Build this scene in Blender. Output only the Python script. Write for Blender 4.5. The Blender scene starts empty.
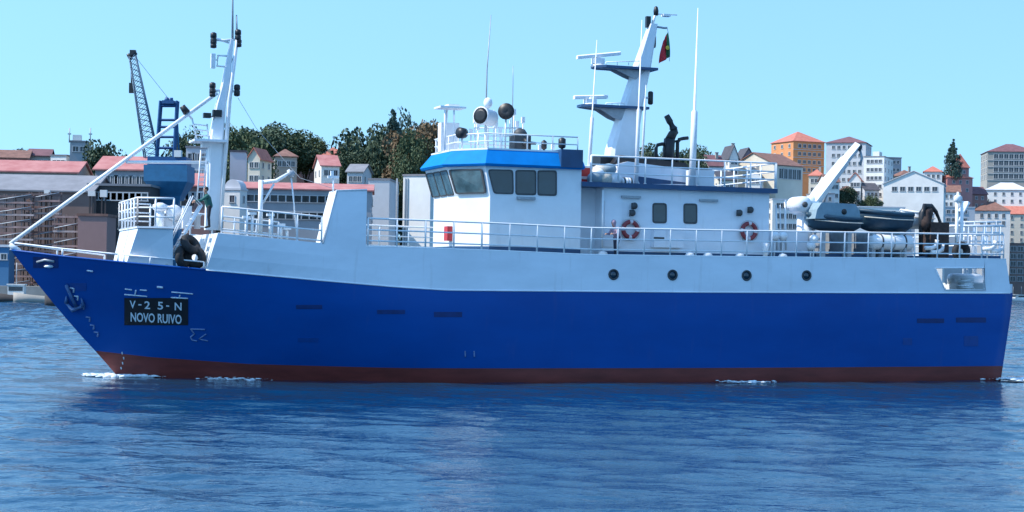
import bpy, bmesh, math, random
import numpy as np
from mathutils import Vector, Matrix, noise

R = math.radians
random.seed(7)
scene = bpy.context.scene
COL = scene.collection

# ------------------------------------------------------------------ camera
F = 1800.0            # focal length in pixels at 1024 wide
HOR = 281.0           # picture row of the eye level at the centre column
CAMZ = 4.2
ROLL = 0.018
cam_d = bpy.data.cameras.new('camera')
cam = bpy.data.objects.new('camera', cam_d)
COL.objects.link(cam)
cam_d.sensor_width = 36.0
cam_d.lens = 36.0 * F / 1024.0
cam_d.shift_y = (HOR - 256.0) / 1024.0
cam_d.clip_end = 6000
cr, sr = math.cos(ROLL), math.sin(ROLL)
cam.matrix_world = Matrix(((cr, -sr, 0, 0), (0, 0, -1, 0), (sr, cr, 0, CAMZ), (0, 0, 0, 1)))
scene.camera = cam

# ------------------------------------------------------------------ light
SUN_EL = R(50)
SUN_H = Vector((-0.96, -0.22, 0)).normalized()
SUN_V = Vector((SUN_H.x * math.cos(SUN_EL), SUN_H.y * math.cos(SUN_EL), math.sin(SUN_EL)))
world = bpy.data.worlds.new('World'); scene.world = world
world.use_nodes = True
nt = world.node_tree
bgn = nt.nodes['Background']
sky = nt.nodes.new('ShaderNodeTexSky')
sky.sky_type = 'NISHITA'; sky.sun_disc = False
sky.sun_elevation = SUN_EL
sky.sun_rotation = math.atan2(SUN_H.x, SUN_H.y)
sky.altitude = 0; sky.air_density = 2.5; sky.dust_density = 0.2; sky.ozone_density = 6.0
tint = nt.nodes.new('ShaderNodeMix'); tint.data_type = 'RGBA'; tint.blend_type = 'MULTIPLY'
tint.inputs[0].default_value = 1.0
tint.inputs[7].default_value = (0.60, 0.80, 1.0, 1)
wtc = nt.nodes.new('ShaderNodeTexCoord')          # lift the horizon a little: clear, even summer sky
wad = nt.nodes.new('ShaderNodeVectorMath'); wad.operation = 'ADD'; wad.inputs[1].default_value = (0, 0, 0.25)
wno = nt.nodes.new('ShaderNodeVectorMath'); wno.operation = 'NORMALIZE'
nt.links.new(wtc.outputs['Generated'], wad.inputs[0]); nt.links.new(wad.outputs[0], wno.inputs[0]); nt.links.new(wno.outputs[0], sky.inputs[0])
nt.links.new(sky.outputs[0], tint.inputs[6])
nt.links.new(tint.outputs[2], bgn.inputs[0])
bgn.inputs[1].default_value = 0.15
sun_d = bpy.data.lights.new('sun', 'SUN'); sun_d.energy = 3.4; sun_d.angle = R(0.5)
sun_d.color = (1.0, 0.95, 0.87)
sun = bpy.data.objects.new('sun', sun_d); COL.objects.link(sun)
sun.rotation_euler = SUN_V.to_track_quat('Z', 'Y').to_euler()
sun.location = (-60, -10, 60)
vs = scene.view_settings
vs.view_transform = 'Standard'; vs.look = 'None'; vs.exposure = 0.85; vs.gamma = 1.0
vs.use_curve_mapping = False
scene.cycles.max_bounces = 6
scene.cycles.transparent_max_bounces = 8
scene.cycles.caustics_reflective = False
scene.cycles.caustics_refractive = False
scene.cycles.sample_clamp_indirect = 6.0

# ------------------------------------------------------------------ materials
MATS = {}
def mat(name, c, rough=0.5, var=0.08, scale=1.5, metal=0.0, bump=0.0, stretch=(1, 1, 1), c2=None, spec=0.5, rust=0.0):
    if name in MATS: return MATS[name]
    m = bpy.data.materials.new(name); m.use_nodes = True
    t = m.node_tree; b = t.nodes['Principled BSDF']
    b.inputs['Roughness'].default_value = rough
    b.inputs['Metallic'].default_value = metal
    b.inputs['Specular IOR Level'].default_value = spec
    tc = t.nodes.new('ShaderNodeTexCoord'); mp = t.nodes.new('ShaderNodeMapping')
    mp.inputs['Scale'].default_value = stretch
    t.links.new(tc.outputs['Object'], mp.inputs[0])
    n = t.nodes.new('ShaderNodeTexNoise'); n.inputs['Scale'].default_value = scale
    n.inputs['Detail'].default_value = 5; n.inputs['Roughness'].default_value = 0.6
    t.links.new(mp.outputs[0], n.inputs['Vector'])
    rp = t.nodes.new('ShaderNodeValToRGB')
    rp.color_ramp.elements[0].position = 0.32; rp.color_ramp.elements[1].position = 0.68
    a = [max(0, v * (1 - var)) for v in c]
    z = list(c2) if c2 else [min(1, v * (1 + var)) for v in c]
    if c2: a = list(c)
    rp.color_ramp.elements[0].color = (*a, 1); rp.color_ramp.elements[1].color = (*z, 1)
    t.links.new(n.outputs[0], rp.inputs[0])
    out = rp.outputs[0]
    if rust > 0:
        mp2 = t.nodes.new('ShaderNodeMapping'); mp2.inputs['Scale'].default_value = (2.2, 2.2, 0.28)
        t.links.new(tc.outputs['Object'], mp2.inputs[0])
        n2 = t.nodes.new('ShaderNodeTexNoise'); n2.inputs['Scale'].default_value = 1.7
        n2.inputs['Detail'].default_value = 6
        t.links.new(mp2.outputs[0], n2.inputs['Vector'])
        r2 = t.nodes.new('ShaderNodeValToRGB')
        r2.color_ramp.elements[0].position = 0.60; r2.color_ramp.elements[1].position = 0.78
        r2.color_ramp.elements[0].color = (0, 0, 0, 1); r2.color_ramp.elements[1].color = (rust, rust, rust, 1)
        t.links.new(n2.outputs[0], r2.inputs[0])
        mx = t.nodes.new('ShaderNodeMix'); mx.data_type = 'RGBA'
        t.links.new(r2.outputs[0], mx.inputs[0]); t.links.new(out, mx.inputs[6])
        mx.inputs[7].default_value = (0.22, 0.13, 0.07, 1)
        out = mx.outputs[2]
    t.links.new(out, b.inputs['Base Color'])
    if bump > 0:
        bp = t.nodes.new('ShaderNodeBump'); bp.inputs['Strength'].default_value = bump
        bp.inputs['Distance'].default_value = 0.02
        t.links.new(n.outputs[0], bp.inputs['Height']); t.links.new(bp.outputs[0], b.inputs['Normal'])
    MATS[name] = m
    return m

M_BLUE = mat('hull_blue_paint', (0.001, 0.066, 0.29), 0.42, 0.10, 0.6, stretch=(0.5, 1, 1.4), c2=(0.001, 0.080, 0.34), bump=0.15, spec=0.25, rust=0.05)
M_RED = mat('antifouling_red', (0.19, 0.034, 0.026), 0.6, 0.25, 1.2, stretch=(0.4, 1, 2), bump=0.3)
M_WHITE = mat('white_paint', (0.76, 0.78, 0.80), 0.42, 0.05, 1.1, rust=0.10, bump=0.08)
M_PLATE = mat('white_side_shade_tint', (0.78, 0.80, 0.84), 0.42, 0.06, 0.8, stretch=(0.6, 1, 1.5), rust=0.16, bump=0.2)  # white with the faint blue cast of shade put into its base
M_TUBE = mat('white_tube_paint', (0.78, 0.79, 0.80), 0.4, 0.06, 3.0)
M_DECK = mat('deck_grey_green', (0.16, 0.20, 0.20), 0.7, 0.2, 2.0)
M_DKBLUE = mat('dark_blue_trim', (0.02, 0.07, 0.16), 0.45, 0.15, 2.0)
M_VISOR = mat('visor_blue_paint', (0.001, 0.19, 0.54), 0.65, 0.08, 2.0, spec=0.12)
M_BLACK = mat('black_paint', (0.012, 0.013, 0.016), 0.45, 0.3, 4.0)
M_RUBBER = mat('black_rubber', (0.02, 0.02, 0.022), 0.8, 0.4, 6.0, bump=0.3)
M_GLASS = mat('dark_window_glass', (0.012, 0.035, 0.055), 0.06, 0.3, 1.0, spec=0.8)
M_GLASS2 = mat('pale_window_glass', (0.07, 0.13, 0.15), 0.08, 0.5, 1.3, spec=0.9)
M_GASKET = mat('window_gasket', (0.05, 0.055, 0.06), 0.6, 0.2, 5.0)
M_STEEL = mat('galvanised_steel', (0.34, 0.37, 0.40), 0.5, 0.15, 4.0, metal=0.3)
M_GREYB = mat('grey_blue_cover', (0.22, 0.31, 0.36), 0.7, 0.12, 3.0, bump=0.3)
M_NAVYB = mat('navy_boat_rubber', (0.012, 0.05, 0.085), 0.55, 0.2, 3.0)
M_ORANGE = mat('lifebuoy_red', (0.26, 0.04, 0.045), 0.55, 0.1, 5.0)
M_LBWHITE = mat('lifebuoy_white', (0.62, 0.56, 0.58), 0.55, 0.06, 5.0)
M_REDBOX = mat('red_box_paint', (0.5, 0.03, 0.035), 0.5, 0.12, 4.0)
M_FLAGR = mat('flag_red', (0.55, 0.02, 0.03), 0.7, 0.1, 4.0)
M_FLAGG = mat('flag_green', (0.02, 0.16, 0.06), 0.7, 0.1, 4.0)
M_YELLOW = mat('flag_yellow', (0.7, 0.5, 0.05), 0.7, 0.1, 4.0)
M_ROPE = mat('pale_rope', (0.55, 0.52, 0.45), 0.9, 0.2, 9.0, bump=0.5)
M_BROWN = mat('brown_net', (0.05, 0.032, 0.028), 0.9, 0.4, 8.0, bump=0.6)
M_FOAM = mat('water_foam', (0.75, 0.82, 0.86), 0.8, 0.1, 4.0, bump=0.5)

# ------------------------------------------------------------------ mesh helpers
class MB:
    def __init__(s): s.v = []; s.f = []; s.m = []; s.mats = []; s.smooth = []
    def _mi(s, m):
        if m not in s.mats: s.mats.append(m)
        return s.mats.index(m)
    def add(s, vs, fs, m, smooth=False):
        o = len(s.v); i = s._mi(m)
        s.v += [tuple(v) for v in vs]
        for f in fs: s.f.append([o + k for k in f]); s.m.append(i); s.smooth.append(smooth)
    def box(s, c, d, m, rz=0.0):
        x, y, z = [k / 2 for k in d]; cz, sz = math.cos(rz), math.sin(rz); vs = []
        for a, b, e in ((-1,-1,-1),(1,-1,-1),(1,1,-1),(-1,1,-1),(-1,-1,1),(1,-1,1),(1,1,1),(-1,1,1)):
            px, py = a*x, b*y
            vs.append((c[0]+px*cz-py*sz, c[1]+px*sz+py*cz, c[2]+e*z))
        s.add(vs, [(0,3,2,1),(4,5,6,7),(0,1,5,4),(1,2,6,5),(2,3,7,6),(3,0,4,7)], m)
    def box2(s, a, b, m):
        s.box([(a[i]+b[i])/2 for i in range(3)], [abs(a[i]-b[i]) for i in range(3)], m)
    def prism(s, poly, axis, a, b, m):
        """poly of 2-D points; axis 'y' -> points are (x,z), 'z' -> (x,y), 'x' -> (y,z)"""
        def P(p, t):
            return (p[0], t, p[1]) if axis == 'y' else ((p[0], p[1], t) if axis == 'z' else (t, p[0], p[1]))
        n = len(poly)
        vs = [P(p, a) for p in poly] + [P(p, b) for p in poly]
        s.add(vs, [list(range(n))[::-1], list(range(n, 2*n))] + [(i, (i+1)%n, n+(i+1)%n, n+i) for i in range(n)], m)
    def loft(s, rings, m, cap=True, smooth=False):
        n = len(rings[0]); vs = [p for r in rings for p in r]; fs = []
        for k in range(len(rings)-1):
            for i in range(n):
                fs.append((k*n+i, k*n+(i+1)%n, (k+1)*n+(i+1)%n, (k+1)*n+i))
        if cap: fs += [list(range(n))[::-1], [(len(rings)-1)*n+i for i in range(n)]]
        s.add(vs, fs, m, smooth)
    def tube(s, pts, r, m, n=8, smooth=True):
        pts = [Vector(p) for p in pts]
        rs = r if isinstance(r, (list, tuple)) else [r]*len(pts)
        rings = []
        for i, p in enumerate(pts):
            d = (pts[min(i+1, len(pts)-1)] - pts[max(i-1, 0)])
            if d.length < 1e-9: d = Vector((0, 0, 1))
            d.normalize()
            up = Vector((0, 0, 1)) if abs(d.z) < 0.95 else Vector((0, 1, 0))
            u = d.cross(up).normalized(); w = u.cross(d).normalized()
            rings.append([p + (u*math.cos(2*math.pi*k/n) + w*math.sin(2*math.pi*k/n))*rs[i] for k in range(n)])
        s.loft(rings, m, True, smooth)
    def lathe(s, prof, m, c=(0,0,0), axis=(0,0,1), n=16, smooth=True):
        ax = Vector(axis).normalized()
        up = Vector((0,0,1)) if abs(ax.z) < 0.9 else Vector((1,0,0))
        u = ax.cross(up).normalized(); w = ax.cross(u); c = Vector(c)
        rings = [[c + ax*h + (u*math.cos(2*math.pi*k/n) + w*math.sin(2*math.pi*k/n))*max(r, 1e-4) for k in range(n)] for r, h in prof]
        s.loft(rings, m, True, smooth)
    def ball(s, c, r, m, n=10, sc=(1,1,1)):
        rings = []
        for i in range(n//2+1):
            a = -math.pi/2 + math.pi*i/(n//2)
            rr = max(math.cos(a), 1e-3)*r
            rings.append([(c[0]+rr*math.cos(2*math.pi*k/n)*sc[0], c[1]+rr*math.sin(2*math.pi*k/n)*sc[1], c[2]+math.sin(a)*r*sc[2]) for k in range(n)])
        s.loft(rings, m, True, True)
    def torus(s, c, Rr, r, mfun, axis='y', nu=32, nv=8):
        vs = []; o = len(s.v)
        for i in range(nu):
            a = 2*math.pi*i/nu
            for j in range(nv):
                b = 2*math.pi*j/nv; q = Rr + r*math.cos(b); h = r*math.sin(b)
                p = {'y': (q*math.cos(a), h, q*math.sin(a)), 'z': (q*math.cos(a), q*math.sin(a), h), 'x': (h, q*math.cos(a), q*math.sin(a))}[axis]
                vs.append((c[0]+p[0], c[1]+p[1], c[2]+p[2]))
        s.v += vs
        for i in range(nu):
            mi = s._mi(mfun(i/nu) if callable(mfun) else mfun)
            for j in range(nv):
                s.f.append([o+i*nv+j, o+((i+1)%nu)*nv+j, o+((i+1)%nu)*nv+(j+1)%nv, o+i*nv+(j+1)%nv]); s.m.append(mi); s.smooth.append(True)
    def mesh(s, name):
        me = bpy.data.meshes.new(name)
        me.from_pydata(s.v, [], s.f)
        for m in s.mats: me.materials.append(m)
        me.polygons.foreach_set('material_index', s.m)
        me.polygons.foreach_set('use_smooth', s.smooth)
        bm = bmesh.new(); bm.from_mesh(me)
        bmesh.ops.recalc_face_normals(bm, faces=bm.faces)
        bm.to_mesh(me); bm.free(); me.update()
        return me
    def build(s, name, parent=None, loc=(0,0,0), rz=0.0):
        return put(name, s.mesh(name), parent, loc, rz)

def put(name, me, parent=None, loc=(0,0,0), rz=0.0, sc=None):
    o = bpy.data.objects.new(name, me); COL.objects.link(o)
    o.location = loc; o.rotation_euler = (0, 0, rz)
    if sc: o.scale = sc
    if parent: o.parent = parent
    return o
def empty(name, loc, rz=0.0, parent=None):
    o = put(name, None, parent, loc, rz); o.empty_display_size = 0.5
    return o
def tag(o, label=None, cat=None, group=None, kind=None):
    if label: o['label'] = label
    if cat: o['category'] = cat
    if group: o['group'] = group
    if kind: o['kind'] = kind
    return o

# picture position + distance -> point of the place (used to read the place off the photograph)
def at(px, py, D):
    xr = (px - 512) * D / F; yu = (HOR - py) * D / F
    return Vector((xr*cr - yu*sr, D, CAMZ + xr*sr + yu*cr))
def z_at(px, py, D): return at(px, py, D).z
def x_at(px, D): return at(px, HOR, D).x
def sinterp(x, xs, ys):
    return float(np.interp(x, xs, ys))
def sstep(a, b, x):
    t = min(1, max(0, (x-a)/(b-a))); return t*t*(3-2*t)

# ------------------------------------------------------------------ ship frame
TH = R(19)
SHIP = Vector((0.0, 79.0, 0.0))
BOW = Vector((-math.cos(TH), -math.sin(TH), 0)); PORT = Vector((math.sin(TH), -math.cos(TH), 0))
PSI = math.pi + TH
def S(px, py, t):
    """ship point (forward, port, up) on the fore-and-aft plane t metres to port that shows at that picture position"""
    d = at(px, py, 1.0) - Vector((0, 0, CAMZ)); o = Vector((0, 0, CAMZ))
    k = (t - (o - SHIP).dot(PORT)) / d.dot(PORT)
    p = o + d*k - SHIP
    return Vector((p.dot(BOW), t, p.z))
def W(l):
    return SHIP + BOW*l[0] + PORT*l[1] + Vector((0, 0, l[2]))

_stem = sorted([(S(x, y, 0).z, S(x, y, 0).x) for x, y in ((10,249),(27,271),(45,293),(63,315),(85,340),(100,356),(112,370),(124,384))])
_stz = [a for a, b in _stem]; _sts = [b for a, b in _stem]
def s_stem(z):
    if z > _stz[-1]: return _sts[-1] + (z-_stz[-1])*0.75
    if z < _stz[0]: return _sts[0] + (z-_stz[0])*1.0
    return sinterp(z, _stz, _sts)
_tr = sorted([(S(x, y, 3.85).z, S(x, y, 3.85).x) for x, y in ((1006,259),(1012,293),(1003,381))])
def s_tran(z): return sinterp(z, [a for a, b in _tr], [b for a, b in _tr])
def cl(x): return min(1.0, max(0.0, x))
def hb(s, z):
    st = s_stem(z); q = cl(z/5.0)
    Le = 17 - 4.5*q; n = 1.9 + 0.6*q
    f = 1 - (1 - cl((st - s)/Le))**n
    B = 4.35*(0.92 + 0.08*cl((z+0.5)/3.5))
    if z < 0: B *= 1 - 0.25*(z/1.5)**2
    a = cl((-8 - s)/15.0)
    return B*f*(1 - 0.1*a*a)
def H(px, py, off=0.0):
    t = 3.0
    for _ in range(25):
        p = S(px, py, t); t = 0.5*t + 0.5*hb(p.x, p.z)
    p = S(px, py, t); p.y = hb(p.x, p.z) + off
    return p
def line_fn(pts):
    q = sorted([(H(x, y).x, H(x, y).z) for x, y in pts]); xs = [a for a, b in q]; zs = [b for a, b in q]
    return lambda s: sinterp(s, xs, zs)
z_blue = line_fn(((11,250),(60,256),(120,262),(210,270),(330,281),(400,287),(450,290),(700,292),(1011,293)))
z_boot = line_fn(((98,351),(150,357),(250,364),(400,368),(700,368),(1003,366)))

vessel = empty('fishing_vessel', SHIP, PSI)
tag(vessel, 'large blue and white steel fishing vessel under way with red waterline', 'fishing vessel')

# ---- hull
def build_hull():
    NC = 110
    rows = [lambda s: -1.5, lambda s: -0.7, lambda s: 0.0, lambda s: 0.55*z_boot(s), z_boot]
    for k in range(1, 7):
        rows.append(lambda s, k=k: z_boot(s) + (z_blue(s)-z_boot(s))*k/6.0)
    mb = MB(); P = []
    for r in rows:
        line = []
        for i in range(NC+1):
            u = i/NC; a = 1 - (1-u)**1.5
            s = 0.0; z = r(s)
            for _ in range(30):
                s = s_tran(z) + (s_stem(z)-s_tran(z))*a; z = r(s)
            y = hb(s, z) if i < NC else 0.0
            line.append((s, y, z))
        P.append(line)
    nr = len(rows)
    for side in (1, -1):
        vs = [(p[0], p[1]*side, p[2]) for l in P for p in l]
        for j in range(nr-1):
            fs = []
            for i in range(NC):
                a = j*(NC+1)+i; q = (a, a+1, a+NC+2, a+NC+1)
                fs.append(q if side == -1 else q[::-1])
            ids = sorted(set(k for f in fs for k in f)); mp = {k: n for n, k in enumerate(ids)}
            mb.add([vs[k] for k in ids], [[mp[k] for k in f] for f in fs], M_RED if j < 4 else M_BLUE, True)
    for j in range(nr-1):
        a, b = P[j][0], P[j+1][0]
        mb.add([(a[0], a[1], a[2]), (b[0], b[1], b[2]), (b[0], -b[1], b[2]), (a[0], -a[1], a[2])], [(0,1,2,3)], M_RED if j < 4 else M_BLUE)
    top = P[-1]
    for i in range(NC):
        a, b = top[i], top[i+1]
        mb.add([(a[0], a[1]-.01, a[2]-.04), (b[0], max(0,b[1]-.01), b[2]-.04), (b[0], -max(0,b[1]-.01), b[2]-.04), (a[0], -a[1]+.01, a[2]-.04)], [(0,1,2,3)], M_DECK)
    me = bpy.data.meshes.new('hull'); me.from_pydata(mb.v, [], mb.f)
    for m in mb.mats: me.materials.append(m)
    me.polygons.foreach_set('material_index', mb.m); me.polygons.foreach_set('use_smooth', mb.smooth)
    bm = bmesh.new(); bm.from_mesh(me); bmesh.ops.remove_doubles(bm, verts=bm.verts, dist=0.002)
    bmesh.ops.recalc_face_normals(bm, faces=bm.faces); bm.to_mesh(me); bm.free()
    return put('hull', me, vessel)
hull = build_hull()
tag(hull, 'blue hull with dark red band at the waterline')

# ---- white upper side, laid on the hull's flare
def side_shell(name, quads, m, th=0.09, off=0.0, mirror=True, parent=None):
    bm = bmesh.new()
    for (c, nu, nv) in quads:
        g = []
        for j in range(nv+1):
            row = []
            for i in range(nu+1):
                u, v = i/nu, j/nv
                s = (c[0][0]*(1-u)+c[1][0]*u)*(1-v) + (c[3][0]*(1-u)+c[2][0]*u)*v
                zz = (c[0][1]*(1-u)+c[1][1]*u)*(1-v) + (c[3][1]*(1-u)+c[2][1]*u)*v
                if j == 0 and len(c) > 4: zz = z_blue(s)
                row.append(bm.verts.new((s, hb(s, zz)+off, zz)))
            g.append(row)
        for j in range(nv):
            for i in range(nu):
                bm.faces.new((g[j][i], g[j][i+1], g[j+1][i+1], g[j+1][i]))
    bmesh.ops.remove_doubles(bm, verts=bm.verts, dist=0.01)
    bmesh.ops.recalc_face_normals(bm, faces=bm.faces)
    if bm.faces and sum(f.normal.y for f in bm.faces) < 0:
        bmesh.ops.reverse_faces(bm, faces=bm.faces)
    me = bpy.data.meshes.new(name); bm.to_mesh(me)
    me.materials.append(m)
    out = []
    o = put(name, me, parent or vessel)
    md = o.modifiers.new('thick', 'SOLIDIFY'); md.thickness = th; md.offset = -1
    out.append(o)
    if mirror:
        bmesh.ops.scale(bm, vec=(1, -1, 1), verts=bm.verts); bmesh.ops.reverse_faces(bm, faces=bm.faces)
        me2 = bpy.data.meshes.new(name); bm.to_mesh(me2); me2.materials.append(m)
        o2 = put(name, me2, parent or vessel)
        md = o2.modifiers.new('thick', 'SOLIDIFY'); md.thickness = th; md.offset = -1
        out.append(o2)
    bm.free()
    return out
def q(*pts): return [(H(x, y).x, H(x, y).z) for x, y in pts]
def qb(*pts): return q(*pts) + ['blue']
TOPA = ((218,233),(322,243))          # top edge of the white side, fore part
TOPB = ((366,246.5),(430,248.5),(500,251),(590,255),(740,257),(1006,259.5))
def z_up(px): return float(np.interp(px, [p[0] for p in TOPB], [p[1] for p in TOPB]))
def blu(px): return float(np.interp(px, (11,60,120,210,330,400,450,700,1011), (250,256,262,270,281,287,290,292,293)))
def Q(x0, x1, t0, t1): return (qb((x0, blu(x0)), (x1, blu(x1)), (x1, t1), (x0, t0)), max(2, int((x1-x0)/14)), 3)
quads = [(qb((206,269.6),(322,blu(322)),(322,243),(218,233)), 8, 3), Q(322,366,243,246.5),
         Q(366,430,246.5,248.5), Q(430,500,248.5,251), Q(500,590,251,255), Q(590,740,255,257), Q(740,934,257,z_up(934)),
         (q((934,z_up(934)),(985,z_up(985)),(984,268),(935,268)), 4, 1),
         (qb((934,blu(934)),(985,blu(985)),(985,290),(945,290)), 4, 1),
         (q((934,blu(934)),(945,290),(935,268),(934,z_up(934))), 1, 3),
         (qb((985,blu(985)),(1011,293),(1006,259.5),(985,z_up(985))), 2, 3)]
up = side_shell('upper_side', quads, M_PLATE)
tag(up[0], 'white upper side plating with a cut-out near the stern')
# edge capping of the opening
mb = MB(); loop = [H(x, y, 0.01) for x, y in ((935,268),(945,290),(985,290),(984,268),(935,268))]
mb.tube(loop, 0.035, M_TUBE, 6); mb.build('opening_rim', up[0])
# rubbing strake along the paint line + capping rail on top edge
mb = MB()
xs = [206 + i*(1010-206)/60 for i in range(61)]
mb.tube([H(x, blu(x)+0.2, 0.0) for x in xs], 0.035, M_PLATE, 6); mb.build('rubbing_strake', vessel)
mb = MB(); xs = [366 + i*(1006-366)/50 for i in range(51)]
mb.tube([H(x, z_up(x), -0.04) for x in xs], 0.05, M_TUBE, 6); mb.build('capping_rail', vessel)
mb = MB(); xs = [12 + i*(206-12)/30 for i in range(31)]
mb.tube([H(x, blu(x), -0.02) for x in xs], 0.045, M_BLUE, 6); mb.build('capping_rail', vessel)

# decks
def deck(name, px0, px1, fn, drop, t_in=0.1, n=30):
    mb = MB(); pts = []
    for i in range(n+1):
        px = px0+(px1-px0)*i/n; p = H(px, fn(px)); pts.append((p.x, hb(p.x, p.z)-t_in, p.z-drop))
    for a, b in zip(pts, pts[1:]):
        mb.add([(a[0], a[1], a[2]), (b[0], b[1], b[2]), (b[0], -b[1], b[2]), (a[0], -a[1], a[2]),
                (a[0], a[1], a[2]-.06), (b[0], b[1], b[2]-.06), (b[0], -b[1], b[2]-.06), (a[0], -a[1], a[2]-.06)],
               [(0,1,2,3),(4,7,6,5),(0,4,5,1),(2,6,7,3),(1,5,6,2),(3,7,4,0)], M_DECK)
    return mb.build(name, vessel)
deck('upper_deck', 219.5, 922, lambda x: 233.6+(x-218)*(243-233)/104 if x < 322 else (np.interp(x, (322, 366), (243, 246)) if x < 366 else z_up(x)), 0.12)

def gangway(side):
    mb = MB(); pts = []
    for i in range(11):
        px = 922+(1004-922)*i/10; p = H(px, z_up(px)); pts.append((p.x, hb(p.x, p.z)-.1, p.z-.12))
    for a, b in zip(pts, pts[1:]):
        mb.add([(a[0],a[1]*side,a[2]),(b[0],b[1]*side,b[2]),(b[0],(b[1]-1.75)*side,b[2]),(a[0],(a[1]-1.75)*side,a[2]),
                (a[0],a[1]*side,a[2]-.06),(b[0],b[1]*side,b[2]-.06),(b[0],(b[1]-1.75)*side,b[2]-.06),(a[0],(a[1]-1.75)*side,a[2]-.06)],
               [(0,1,2,3),(4,7,6,5),(0,4,5,1),(2,6,7,3),(1,5,6,2),(3,7,4,0)], M_DECK)
    return mb.build('stern_gangway', vessel)
gangway(1); gangway(-1)
# ---- fore block with sloping front, platform above, and the fore face of the long shelter
def slope_block(name, x0, x1b, y_bot0, x0t, y_top, x1t, y_top1, inset):
    """solid athwartship block whose fore face slopes; pixels are read on the port side"""
    mb = MB(); rings = []
    A = [H(x0, y_bot0, -inset), H(x1b, blu(x1b), -inset), H(x1t, y_top1, -inset), H(x0t, y_top, -inset)]
    A = [(p.x, max(0.4, p.y), p.z) for p in A]
    A[0] = (A[0][0], A[0][1], A[0][2]-.08); A[1] = (A[1][0], A[1][1], A[1][2]-.08)
    vs = A + [(p[0], -p[1], p[2]) for p in A]
    mb.add(vs, [(0,1,2,3),(7,6,5,4),(0,3,7,4),(1,5,6,2),(3,2,6,7),(0,4,5,1)], M_PLATE)
    return mb.build(name, vessel)
slope_block('fore_house', 127, 174, 262.6, 139, 228.3, 174, 229.3, 0.28)
# sloping athwart bulkhead at the front of the long shelter
A0 = H(206, 270, -0.02); A1 = H(218, 233, -0.02)
mb = MB()
mb.add([(A0.x, A0.y, A0.z), (A1.x, A1.y, A1.z), (A1.x, -A1.y, A1.z), (A0.x, -A0.y, A0.z),
        (A0.x-.1, A0.y, A0.z), (A1.x-.1, A1.y, A1.z), (A1.x-.1, -A1.y, A1.z), (A0.x-.1, -A0.y, A0.z)],
       [(0,1,2,3),(4,7,6,5),(0,4,5,1),(3,2,6,7),(1,5,6,2),(0,3,7,4)], M_WHITE)
mb.build('shelter_front', vessel)
# platform slab bridging fore house and shelter
PZ = H(150, 228).z
pf = [H(138, 228, -.2), H(156, 228.6, -.2), H(174.5, 229.3, -.2)]
mb = MB()
poly = [(p.x, p.y) for p in pf] + [(p.x, -p.y) for p in reversed(pf)]
mb.prism(poly, 'z', PZ, PZ+0.07, M_WHITE); mb.build('fore_platform', vessel)
DK_F = PZ + 0.07

# tall side wing
wing_out = [S(324,243.5,4.1), S(366,246,4.1), S(366,190,4.1), S(337,190.5,4.1)]
yy = hb(wing_out[0].x, wing_out[0].z)
mb = MB()
wp = [(p.x, p.z) for p in (S(323,243.6,yy), S(366,246.6,yy), S(367,190,yy), S(337,190.5,yy))]
mb.prism(wp, 'y', yy-1.35, yy, M_PLATE)
mb.build('side_wing', vessel)
mb = MB()
mb.tube([(wp[0][0], yy-.02, wp[0][1]), (wp[3][0], yy-.02, wp[3][1]), (wp[2][0], yy-.02, wp[2][1])], 0.05, M_TUBE, 6)
mb.build('wing_rim', vessel)
mb = MB(); p = S(333,192,yy-.6); mb.tube([p, p+Vector((0,0,.55))], .04, M_TUBE, 6)
mb.box(p+Vector((0,0,.6)), (.45,.12,.1), M_TUBE); mb.box(p+Vector((0.05,0,.75)), (.12,.12,.2), M_TUBE); mb.build('wing_light', vessel)

# ------------------------------------------------------------------ rails
def railing(path, spacing=1.2, h=1.05, levels=(0.38, 0.72, 1.05), r=0.034, ends=True, name='railing', parent=None):
    path = [Vector(p) for p in path]
    mb = MB()
    for l in levels:
        mb.tube([p+Vector((0,0,l)) for p in path], r if l < levels[-1] else r*1.25, M_TUBE, 6)
    rl = mb.build(name, parent or vessel)
    pm = MB(); pm.tube([(0,0,0),(0,0,h)], r*1.2, M_TUBE, 6); pm.box((0,0,.01), (.1,.1,.02), M_TUBE); me = pm.mesh('post')
    tot = 0; d = [0]
    for a, b in zip(path, path[1:]): tot += (b-a).length; d.append(tot)
    n = max(1, round(tot/spacing))
    for k in range(n+1):
        t = tot*k/n
        for i in range(len(path)-1):
            if d[i] <= t+1e-6 and t <= d[i+1]+1e-6:
                u = (t-d[i])/max(1e-6, d[i+1]-d[i]); put('post', me, rl, path[i].lerp(path[i+1], u)); break
    return rl
xs = [368 + i*(1004-368)/40 for i in range(41)]
railing([H(x, z_up(x), -.05) for x in xs], 1.2, 1.14, (0.24, 0.68, 1.14))
railing([Vector((H(x, z_up(x)).x, -hb(H(x, z_up(x)).x, 5.4)+.05, H(x, z_up(x)).z)) for x in xs[::2]], 1.4, 1.1, (0.24, 0.68, 1.14))
# across the stern
p = H(1004, 259.5, -.05); railing([(p.x, p.y, p.z), (p.x, -p.y, p.z)], 1.4, 1.1, (.24,.68,1.14))
# shelter top fore
xs = [222 + i*(322-222)/8 for i in range(9)]
railing([H(x, 233+(x-218)*10/104, -.1) for x in xs], 1.05, 1.05, (.1,.5,1.05))
railing([Vector((H(x, 235).x, -H(x, 235).y+.1, H(x, 233+(x-218)*10/104).z)) for x in xs], 1.05, 1.05, (.1,.5,1.05))
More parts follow.
